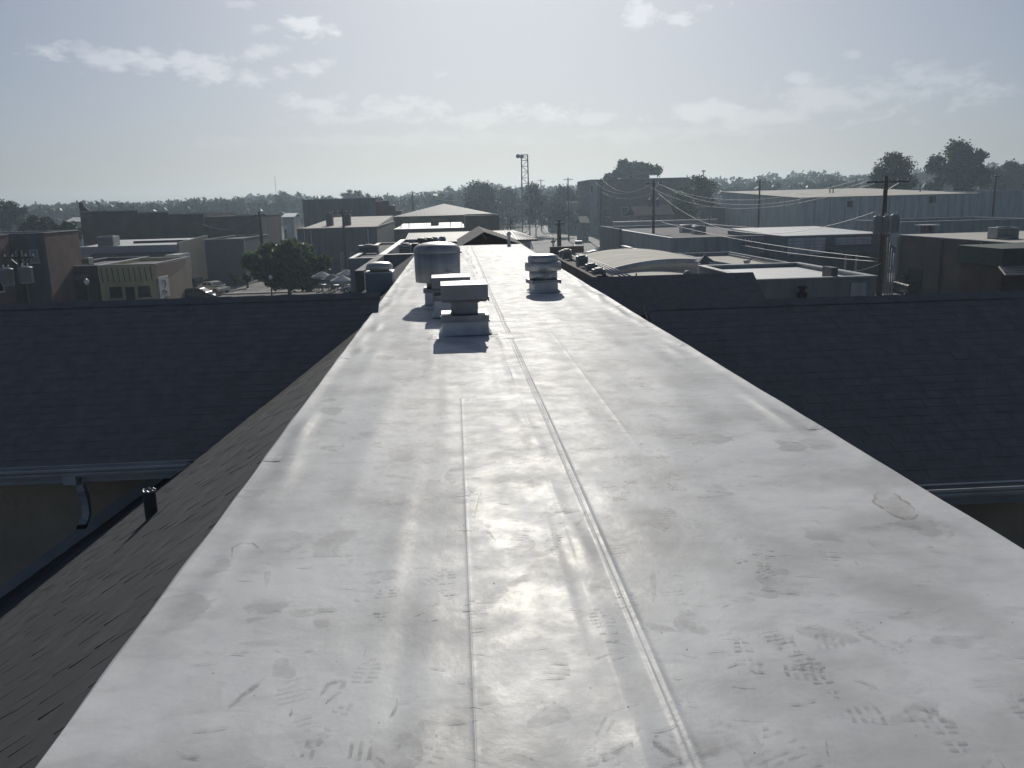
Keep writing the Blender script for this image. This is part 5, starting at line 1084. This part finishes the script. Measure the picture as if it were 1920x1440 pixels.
pole('bent pole in front of the warehouse annex', 1868, 325, 128, .15, 1.4, 1, .4, 0)
pole('slim pole where the pale wall ends', 1330, 404, 165, .1, .8, 1, 0, 0)
_, pI = pole('pole carrying two transformers in front of the corner brick building', 36, 470, 60, .17, 1.8, 1, .2, 0)
pole('thin post standing before the ribbed roof', 1037, 446, 95, .08, .5, 1, 0, 0)
pole('post beside the ribbed roof end with a short arm', 957, 408, 135, .14, .6, 1, 0, 0)
# transformer banks that hang at the two big poles
def can(label, u, v0, v1, y, r):
    c = P(u, v1, y); h = Z(u, v0, y)-c.z; t = thing('pole_transformer', label, 'transformer', (c.x, y, c.z), world=False)
    b = MB(); b.lathe((0, 0, 0), [(r*.9, 0), (r, .05), (r, h*.85), (r*1.06, h*.87), (r*1.0, h*.94), (r*.4, h)], 22); b.build('tank', mat('transformer_grey', (.3, .32, .33), .5), t)
    for s in (-.4, .4): b = MB(); b.lathe((s*r, 0, h*.93), [(.05, 0), (.06, .12), (.03, .28)], 8); b.build('bushing', LAMPG, t)
    b = MB(); b.box((-.06, -.02+r*.8, h*.2), (.06, r+.14, h*.8)); b.build('bracket', GALV_D, t)
    b = MB()
    for k in range(7): a = -2.4+k*.3; b.bar((r*math.cos(a), r*math.sin(a), h*.12), (r*math.cos(a), r*math.sin(a), h*.78), .02, .09, up=(math.cos(a), math.sin(a), 0))
    b.build('cooling_fin', mat('transformer_grey', (.3, .3, .3)), t)
can('left grey transformer at the corner brick building', 16, 502, 536, 59.4, .40); can('right grey transformer at the corner brick building', 51, 499, 531, 59.4, .43)
can('left grey transformer on the big right pole', 1644, 404, 438, 65.2, .31); can('right grey transformer on the big right pole', 1676, 401, 437, 66.4, .32); can('front transformer on the big right pole', 1660, 404, 440, 65.0, .24)
t = thing('cable_riser', 'bundle of metal riser pipes on the big right pole', 'pipe bundle', (pA.x+.4, 65.6, 0)); 
for k in range(4): b = MB(); b.lathe((pA.x+.28+k*.22, 65.6+.05*k, 0), [(.06, 0), (.06, Z(1675, 445+k*10, 65.6))], 10); b.build('riser', GALV, t)
def wire(label, a, c_, sag, r=.012, group='overhead wires'):
    a, c_ = Vector(a), Vector(c_); pts = []
    for i in range(29): f_ = i/28; p = a.lerp(c_, f_); p.z -= sag*4*f_*(1-f_); pts.append(p)
    tag(MB().tube(pts, r, 6).build('overhead_wire', WIRE), label, 'wire', group)
wire('top power line from the big right pole to the tattoo shop pole', P(1640, 328, 66), P(1228, 341, 124), 2.2); wire('second power line from the big right pole to the tattoo shop pole', P(1650, 332, 66), P(1238, 345, 124), 2.5); wire('third power line from the big right pole to the tattoo shop pole', P(1662, 336, 66), P(1214, 348, 124), 2.7)
wire('low cable from the big right pole to the tattoo shop pole', P(1658, 391, 66), P(1234, 362, 124), 3.6, .022)
wire('upper line between the tattoo shop pole and the dark block pole', P(1228, 341, 124), P(1130, 337, 180), 1.9); wire('second line between the tattoo shop pole and the dark block pole', P(1214, 348, 124), P(1117, 342, 180), 1.6); wire('low line between the tattoo shop pole and the dark block pole', P(1224, 362, 124), P(1130, 361, 180), 1.0)
wire('line from the dark block pole toward the sky pole', P(1117, 342, 180), P(1068, 345, 215), 3.0)
wire('service drop crossing in front of the lettering', P(1240, 416, 124), P(1652, 485, 66), .5, .03); wire('lower service drop crossing in front of the garage bays', P(1330, 446, 112), P(1652, 491, 66), .4, .025); wire('short drop to the grey green building', P(1560, 512, 50), P(1652, 494, 66), .2, .025)
wire('faint line from the hip hall pole to the right', P(776, 360, 210), P(862, 375, 240), .8, .02); wire('faint line from the hip hall pole to the left', P(771, 360, 210), P(690, 375, 240), .8, .02)
wire('slack cable left of the dark pole, upper', P(482, 407, 125), P(380, 420, 128), 1.2, .022); wire('slack cable left of the dark pole, lower', P(484, 436, 125), P(392, 449, 120), .6, .022)
wire('wire from the dark street pole to the ribbed roof', P(1044, 446, 100), P(1004, 456, 80), .2, .02)
# lattice tower with horns
y = 225; xl_, xr_ = X(978.5, 330, y), X(990, 330, y); H = Z(984, 290, y); xc, hw = (xl_+xr_)/2, (xr_-xl_)/2
t = thing('lattice_tower', 'slim lattice siren tower with round horns on top in the centre', 'tower', (xc, y, 0), world=False)
for sx in (-1, 1):
    for sy in (-1, 1): b = MB(); b.tube([(sx*hw*1.25, sy*hw*1.25, 0), (sx*hw, sy*hw, H)], .085, 8); b.build('leg', GALV_D, t)
nb = 15
for k in range(nb):
    z0, z1 = H*k/nb, H*(k+1)/nb; w0, w1 = hw*(1.25-.25*k/nb), hw*(1.25-.25*(k+1)/nb); s = 1 if k % 2 else -1; b = MB()
    for sy in (-1, 1): b.tube([(-w1, sy*w1, z1), (w1, sy*w1, z1)], .05, 6); b.tube([(-s*w0, sy*w0, z0), (s*w1, sy*w1, z1)], .045, 6); b.tube([(sy*w0, -s*w0, z0), (sy*w1, s*w1, z1)], .045, 6)
    b.build('brace', GALV_D, t)
for k, (u, v) in enumerate(((971, 293), (978, 293.5))):
    c = P(u, v, y-1); b = MB(); rr = .52; n = 20; vs = []
    for (r0, yy) in ((.12, .5), (.3, .2), (rr, -.2), (rr*1.05, -.25), (rr*.8, -.22), (.05, -.1)): vs += [(c.x-xc+r0*math.cos(2*math.pi*i/n), -1+yy, c.z+r0*math.sin(2*math.pi*i/n)) for i in range(n)]
    b.add(vs, [(q*n+i, q*n+(i+1) % n, (q+1)*n+(i+1) % n, (q+1)*n+i) for q in range(5) for i in range(n)], 0, True); b.build('horn', GALV_D, t)
b = MB(); b.tube([(X(970, 293, y)-xc, -.9, H-.4), (hw, -.9, H-.4)], .07, 6); b.build('horn_bracket', GALV_D, t)
for s in (-1, 1): b = MB(); b.box((s*hw*1.1-.2, -.3, H*.62), (s*hw*1.1+.2, .3, H*.62+.9)); b.build('antenna_box', GREYL, t)
t = thing('floodlight_mast', 'tiny twin floodlight mast above the trees right of the dark block', 'light mast', (X(1319, 330, 330), 330, 0), world=False); H = Z(1319, 319, 330)
b = MB(); b.lathe((0, 0, 0), [(.3, 0), (.18, H)], 8); b.build('mast', GALV_D, t); b = MB(); b.box((-.7, -.2, H-.6), (.7, .2, H-.1)); b.build('floodlight', GALV_D, t)
t = thing('radio_mast', 'hair thin radio mast above the left tree line', 'mast', (X(516, 340, 600), 600, 0), world=False); H = Z(516, 330, 600); b = MB(); b.lathe((0, 0, 0), [(.25, 0), (.12, H)], 6); b.build('mast', GALV_D, t)
# ================================================================== PATIO
def umbrella(label, u, v, y, col):
    c = P(u, v, y); t = thing('patio_umbrella', label, 'umbrella', (c.x, y, 0), 'patio umbrellas', world=False); z = min(c.z, 3.0); n = 8; R_ = 1.25; b = MB()
    vs = [(0, 0, z)]+[(R_*math.cos(2*math.pi*i/n), R_*math.sin(2*math.pi*i/n), z-.55) for i in range(n)]+[(R_*math.cos(2*math.pi*i/n), R_*math.sin(2*math.pi*i/n), z-.72) for i in range(n)]
    b.add(vs, [(0, 1+i, 1+(i+1) % n) for i in range(n)]+[(1+i, 1+n+i, 1+n+(i+1) % n, 1+(i+1) % n) for i in range(n)]); b.build('canopy', col, t)
    b = MB(); b.lathe((0, 0, 0), [(.3, 0), (.3, .06), (.03, .08), (.03, z)], 10); b.build('pole', GALV_D, t)
CL = mat('canvas_grey', (.45, .46, .46), .9); CL2 = mat('canvas_dark', (.10, .13, .12), .9)
umbrella('pale patio umbrella farthest left', 603, 503, 96, CL); umbrella('dark patio umbrella in the middle', 622, 508, 92, CL2); umbrella('pale patio umbrella nearest the grey block', 640, 510, 90, CL); umbrella('pale patio umbrella behind the others', 650, 502, 98, CL)
for k, (u, v, lb) in enumerate(((605, 545, 'left patio table beyond the ridge'), (628, 546, 'middle patio table beyond the ridge'), (640, 541, 'back patio table under the umbrellas'), (655, 546, 'right patio table beyond the ridge'))):
    p = G(u, v, 0.01); t = thing('patio_table', lb, 'table', p, 'patio tables', world=False)
    b = MB(); b.lathe((0, 0, 0), [(.55, .72), (.57, .74), (.55, .76)], 18); b.build('tabletop', GALV, t); b = MB(); b.lathe((0, 0, 0), [(.28, 0), (.28, .03), (.04, .05), (.04, .72)], 12); b.build('pedestal', BLACKM, t)
    for a, wh in ((.4, 'right of'), (2.5, 'behind'), (4.6, 'in front of')):
        ch = thing('patio_chair', 'dark patio chair '+wh+' the '+lb.split(' beyond')[0].split(' under')[0], 'chair', (p.x+.95*math.cos(a), p.y+.95*math.sin(a), .01), 'patio chairs', world=False); ch.rotation_euler = (0, 0, a)
        b = MB(); b.box((-.22, -.22, .42), (.22, .22, .46)); b.build('seat', BLACKM, ch); b = MB(); b.box((.19, -.22, .46), (.23, .22, .9)); b.build('backrest', GALV_D, ch)
        for sx in (-1, 1):
            for sy in (-1, 1): b = MB(); b.box((sx*.19-.02, sy*.19-.02, 0), (sx*.19+.02, sy*.19+.02, .42)); b.build('leg', BLACKM, ch)
# ================================================================== TREES
def leaf_cloud(centres, radii, n, size, r, flat=.8, hollow=.35):
    c = np.array(centres); R_ = np.array(radii); w = R_**2; k = r.choice(len(c), n, p=w/w.sum())
    d = r.normal(size=(n, 3)); d /= np.linalg.norm(d, axis=1)[:, None]
    q = (hollow+(1-hollow)*r.random(n)**.5)*(1+.18*r.normal(size=n)); p = c[k]+d*(q*R_[k])[:, None]*np.array([1, 1, flat])
    a = r.normal(size=(n, 3)); a /= np.linalg.norm(a, axis=1)[:, None]; b = np.cross(a, r.normal(size=(n, 3))); b /= np.linalg.norm(b, axis=1)[:, None]
    s = size*r.uniform(.6, 1.4, n)[:, None]; a *= s; b *= s*.62
    v = np.stack([p-a, p-b*.9, p+a, p+b*.9], 1).reshape(-1, 3); f = np.arange(4*n).reshape(-1, 4)
    return v, f
def leaf_obj(name, v, f, m, parent=None, kind=None):
    me = bpy.data.meshes.new(name); me.vertices.add(len(v)); me.vertices.foreach_set('co', v.astype(np.float32).ravel()); me.loops.add(f.size); me.loops.foreach_set('vertex_index', f.astype(np.int32).ravel())
    me.polygons.add(len(f)); me.polygons.foreach_set('loop_start', np.arange(0, f.size, 4, dtype=np.int32)); me.polygons.foreach_set('loop_total', np.full(len(f), 4, np.int32)); me.update(calc_edges=True); me.materials.append(m)
    o = bpy.data.objects.new(name, me); COL.objects.link(o)
    if parent: o.parent = parent
    if kind: o['kind'] = kind
    return o
def tree(label, u, vt, y, wpx, vb=None, m=LEAF_A, seed=0, n=3600, size=None, name='tree', lobes=13, group='trees standing out from the woods', full=False):
    r = np.random.default_rng(seed+100); top = P(u, vt, y); W_ = wpx*y/FOC; H = top.z; zb = Z(u, vb, y) if vb else H-W_*.95; zb = max(zb, .8)
    t = thing(name, label, 'tree', (top.x, y, 0), group, world=False); hgt = H-zb; cen, rad = [], []
    for k in range(lobes):
        f_ = (k+.5)/lobes; z = zb+hgt*(.12+.80*f_); ww = W_/2*math.sqrt(max(.06, 1-abs(2*(.18+.80*f_)-1)**2.4)); a = k*2.4+r.uniform(-.4, .4); rr = ww*r.uniform(.35, .85)
        cen.append((rr*math.cos(a), rr*math.sin(a), z)); rad.append(max(W_*.10, min(W_*.25, hgt*.2)*r.uniform(.7, 1.2)))
    cen.append((0, 0, zb+hgt*.55)); rad.append(min(W_, hgt)*.30); cen.append((W_*.04, 0, H-min(W_, hgt)*.14)); rad.append(min(W_, hgt)*.15)
    for a in np.linspace(0, 5.2, 7): cen.append((W_*.44*math.cos(a), W_*.44*math.sin(a), zb+hgt*r.uniform(.25, .7))); rad.append(W_*.10)
    sz = (size or max(.16, W_/52))*1.45; v, f = leaf_cloud(cen, rad, int(n*1.7), sz, r, .85, .15); leaf_obj('crown', v, f, m, t)
    b = MB(); rt = max(.12, W_*.022); b.tube([(0, 0, -.1), (.05, 0, zb*.5), (0, .05, zb+hgt*.3), (.05, 0, zb+hgt*.7)], [rt*1.3, rt, rt*.8, rt*.3], 10); b.build('trunk', BARK, t)
    b = MB()
    for c in cen[::2]: q = Vector((0, 0, max(zb*.8, c[2]-W_*.35))); b.tube([q, q.lerp(Vector(c), .5)+Vector((0, 0, .1)), Vector(c)], [rt*.5, rt*.3, rt*.12], 6)
    b.build('limb', BARK, t); return t
tree('leafy green tree at the edge of the lot, left of the patio', 535, 455, 100, 150, 545, LEAF_A, 1, 9000, .20, lobes=20)
tree('young sapling on the lot between lamp and car', 462, 516, 112, 15, 533, LEAF_B, 2, 300, .12, lobes=5)
tree('broad tree crown above the large dark block', 1185, 303, 290, 104, 352, LEAF_B, 3, 5000)
tree('tree filling the gap right of the large dark block', 1312, 328, 225, 74, 425, LEAF_C, 4, 5000)
tree('bushy tree lower right of the dark block', 1280, 362, 200, 60, 425, LEAF_A, 14, 3200)
tree('tufted tree rising behind the big right pole', 1680, 286, 205, 78, 384, LEAF_B, 5, 4600)
tree('smaller crown left of the tufted tree', 1652, 312, 208, 46, 372, LEAF_B, 15, 2400)
tree('biggest tree crown at the upper right', 1802, 272, 240, 112, 372, LEAF_B, 6, 6500)
tree('tree cut off by the right edge', 1895, 302, 300, 90, 380, LEAF_B, 7, 4200)
tree('dark round tree cut off by the left edge', 10, 375, 240, 64, 440, LEAF_B, 8, 4200)
tree('tall tree left of the lattice tower', 906, 340, 270, 72, 436, LEAF_B, 9, 5000)
tree('dark tree at the foot of the lattice tower', 1003, 342, 250, 44, 430, LEAF_B, 10, 3200)
tree('tree between the tower and the sky pole', 950, 352, 300, 64, 430, LEAF_B, 17, 3000)
tree('dark mass of leaves over the street houses', 1062, 352, 285, 84, 420, LEAF_B, 18, 4200)
tree('little round tree above the left woods', 530, 358, 420, 30, 384, LEAF_B, 11, 1400)
tree('squarish tree behind the tall dark block', 665, 356, 380, 50, 385, LEAF_B, 12, 1800)
tree('bushy tree behind the two storey brick building', 78, 407, 170, 70, 445, LEAF_B, 13, 3200)
tree('bushy tree left of the gable end', 128, 416, 160, 44, 450, LEAF_A, 16, 2200)
tree('dark bush by the street houses', 1088, 392, 255, 50, 424, LEAF_B, 19, 1600)
tree('roadside tree beside the verge', 1045, 378, 240, 52, 426, LEAF_B, 20, 2600)
r = np.random.default_rng(77); prof_u = [-160, 0, 60, 100, 170, 300, 400, 480, 560, 640, 720, 800, 860, 900, 960, 1040, 1100, 1300, 1400, 1500, 1600, 1700, 1800, 1920, 2100]
prof_d = [14, 12, 16, 18, 22, 15, 20, 26, 24, 17, 15, 22, 32, 34, 28, 27, 26, 32, 36, 44, 38, 42, 46, 48, 50]
V_, F_, k0 = [], [], 0
for (row, ya, yb, cnt, shrink) in ((0, 620, 760, 190, 1.0), (1, 470, 600, 170, .9), (2, 350, 450, 130, .55)):
    for i in range(cnt):
        u = -160+2260*(i+r.random())/cnt; y = r.uniform(ya, yb); d = np.interp(u, prof_u, prof_d)*shrink*r.uniform(.78, 1.06); x = X(u, horizon(u), y); H = EYE+d*y/FOC; W_ = r.uniform(12, 20)
        cen, rad = [], []
        for k in range(7): a = r.uniform(0, 6.28); f_ = r.random(); cen.append((x+W_*.32*math.cos(a), y+W_*.32*math.sin(a), H*(.25+.6*f_))); rad.append(W_*r.uniform(.16, .26))
        cen.append((x, y, H-W_*.16)); rad.append(W_*.17); cen.append((x, y, H*.45)); rad.append(W_*.33)
        v, f = leaf_cloud(cen, rad, 320, 1.5, r, .9, .2); V_.append(v); F_.append(f+k0); k0 += len(v)
wd = leaf_obj('distant_woods', np.concatenate(V_), np.concatenate(F_), LEAF_B, None, 'stuff'); wd['label'] = 'hazy line of woods along the horizon'
# shrubs between the buildings
for k, (u, v, w_, h_, lb) in enumerate(((440, 520, 24, 12, 'low shrub at the foot of the plain dark hall'), (395, 527, 22, 8, 'low shrub behind the white sedan'), (188, 495, 14, 26, 'creeper behind the yellow shop roof'), (1035, 427, 16, 10, 'roadside shrub left of the far house'))):
    y = 110 if u < 1000 else 260; c = P(u, v, y); rr = np.random.default_rng(k); wm, hm_ = w_*y/FOC, h_*y/FOC; zc = c.z
    t = thing('shrub', lb, 'shrub', (c.x, y, 0), 'shrubs', world=False); vv_, f = leaf_cloud([(rr.uniform(-.4, .4)*wm, rr.uniform(-.4, .4)*wm, zc+rr.uniform(-.4, .4)*hm_) for _ in range(6)], [max(.3, hm_*.3)]*6, 500, .14, rr); leaf_obj('foliage', vv_, f, LEAF_A, t)
    b = MB(); b.tube([(0, 0, 0), (0, 0, zc)], .05, 6); b.build('stem', BARK, t)
# ================================================================== THE AIR
b = MB(); b.box((-1900, -40, -1), (1900, 1500, 42))
hz_ob = b.build('haze', [], None, kind='stuff')
hm = bpy.data.materials.new('hazy_air'); hm.use_nodes = True; nt = hm.node_tree; nt.nodes.clear()
pv = nt.nodes.new('ShaderNodeVolumePrincipled'); pv.inputs['Color'].default_value = (.68, .86, 1.0, 1); pv.inputs['Density'].default_value = HAZE; pv.inputs['Anisotropy'].default_value = .55
oo = nt.nodes.new('ShaderNodeOutputMaterial'); nt.links.new(pv.outputs[0], oo.inputs['Volume'])
hz_ob.data.materials.append(hm)
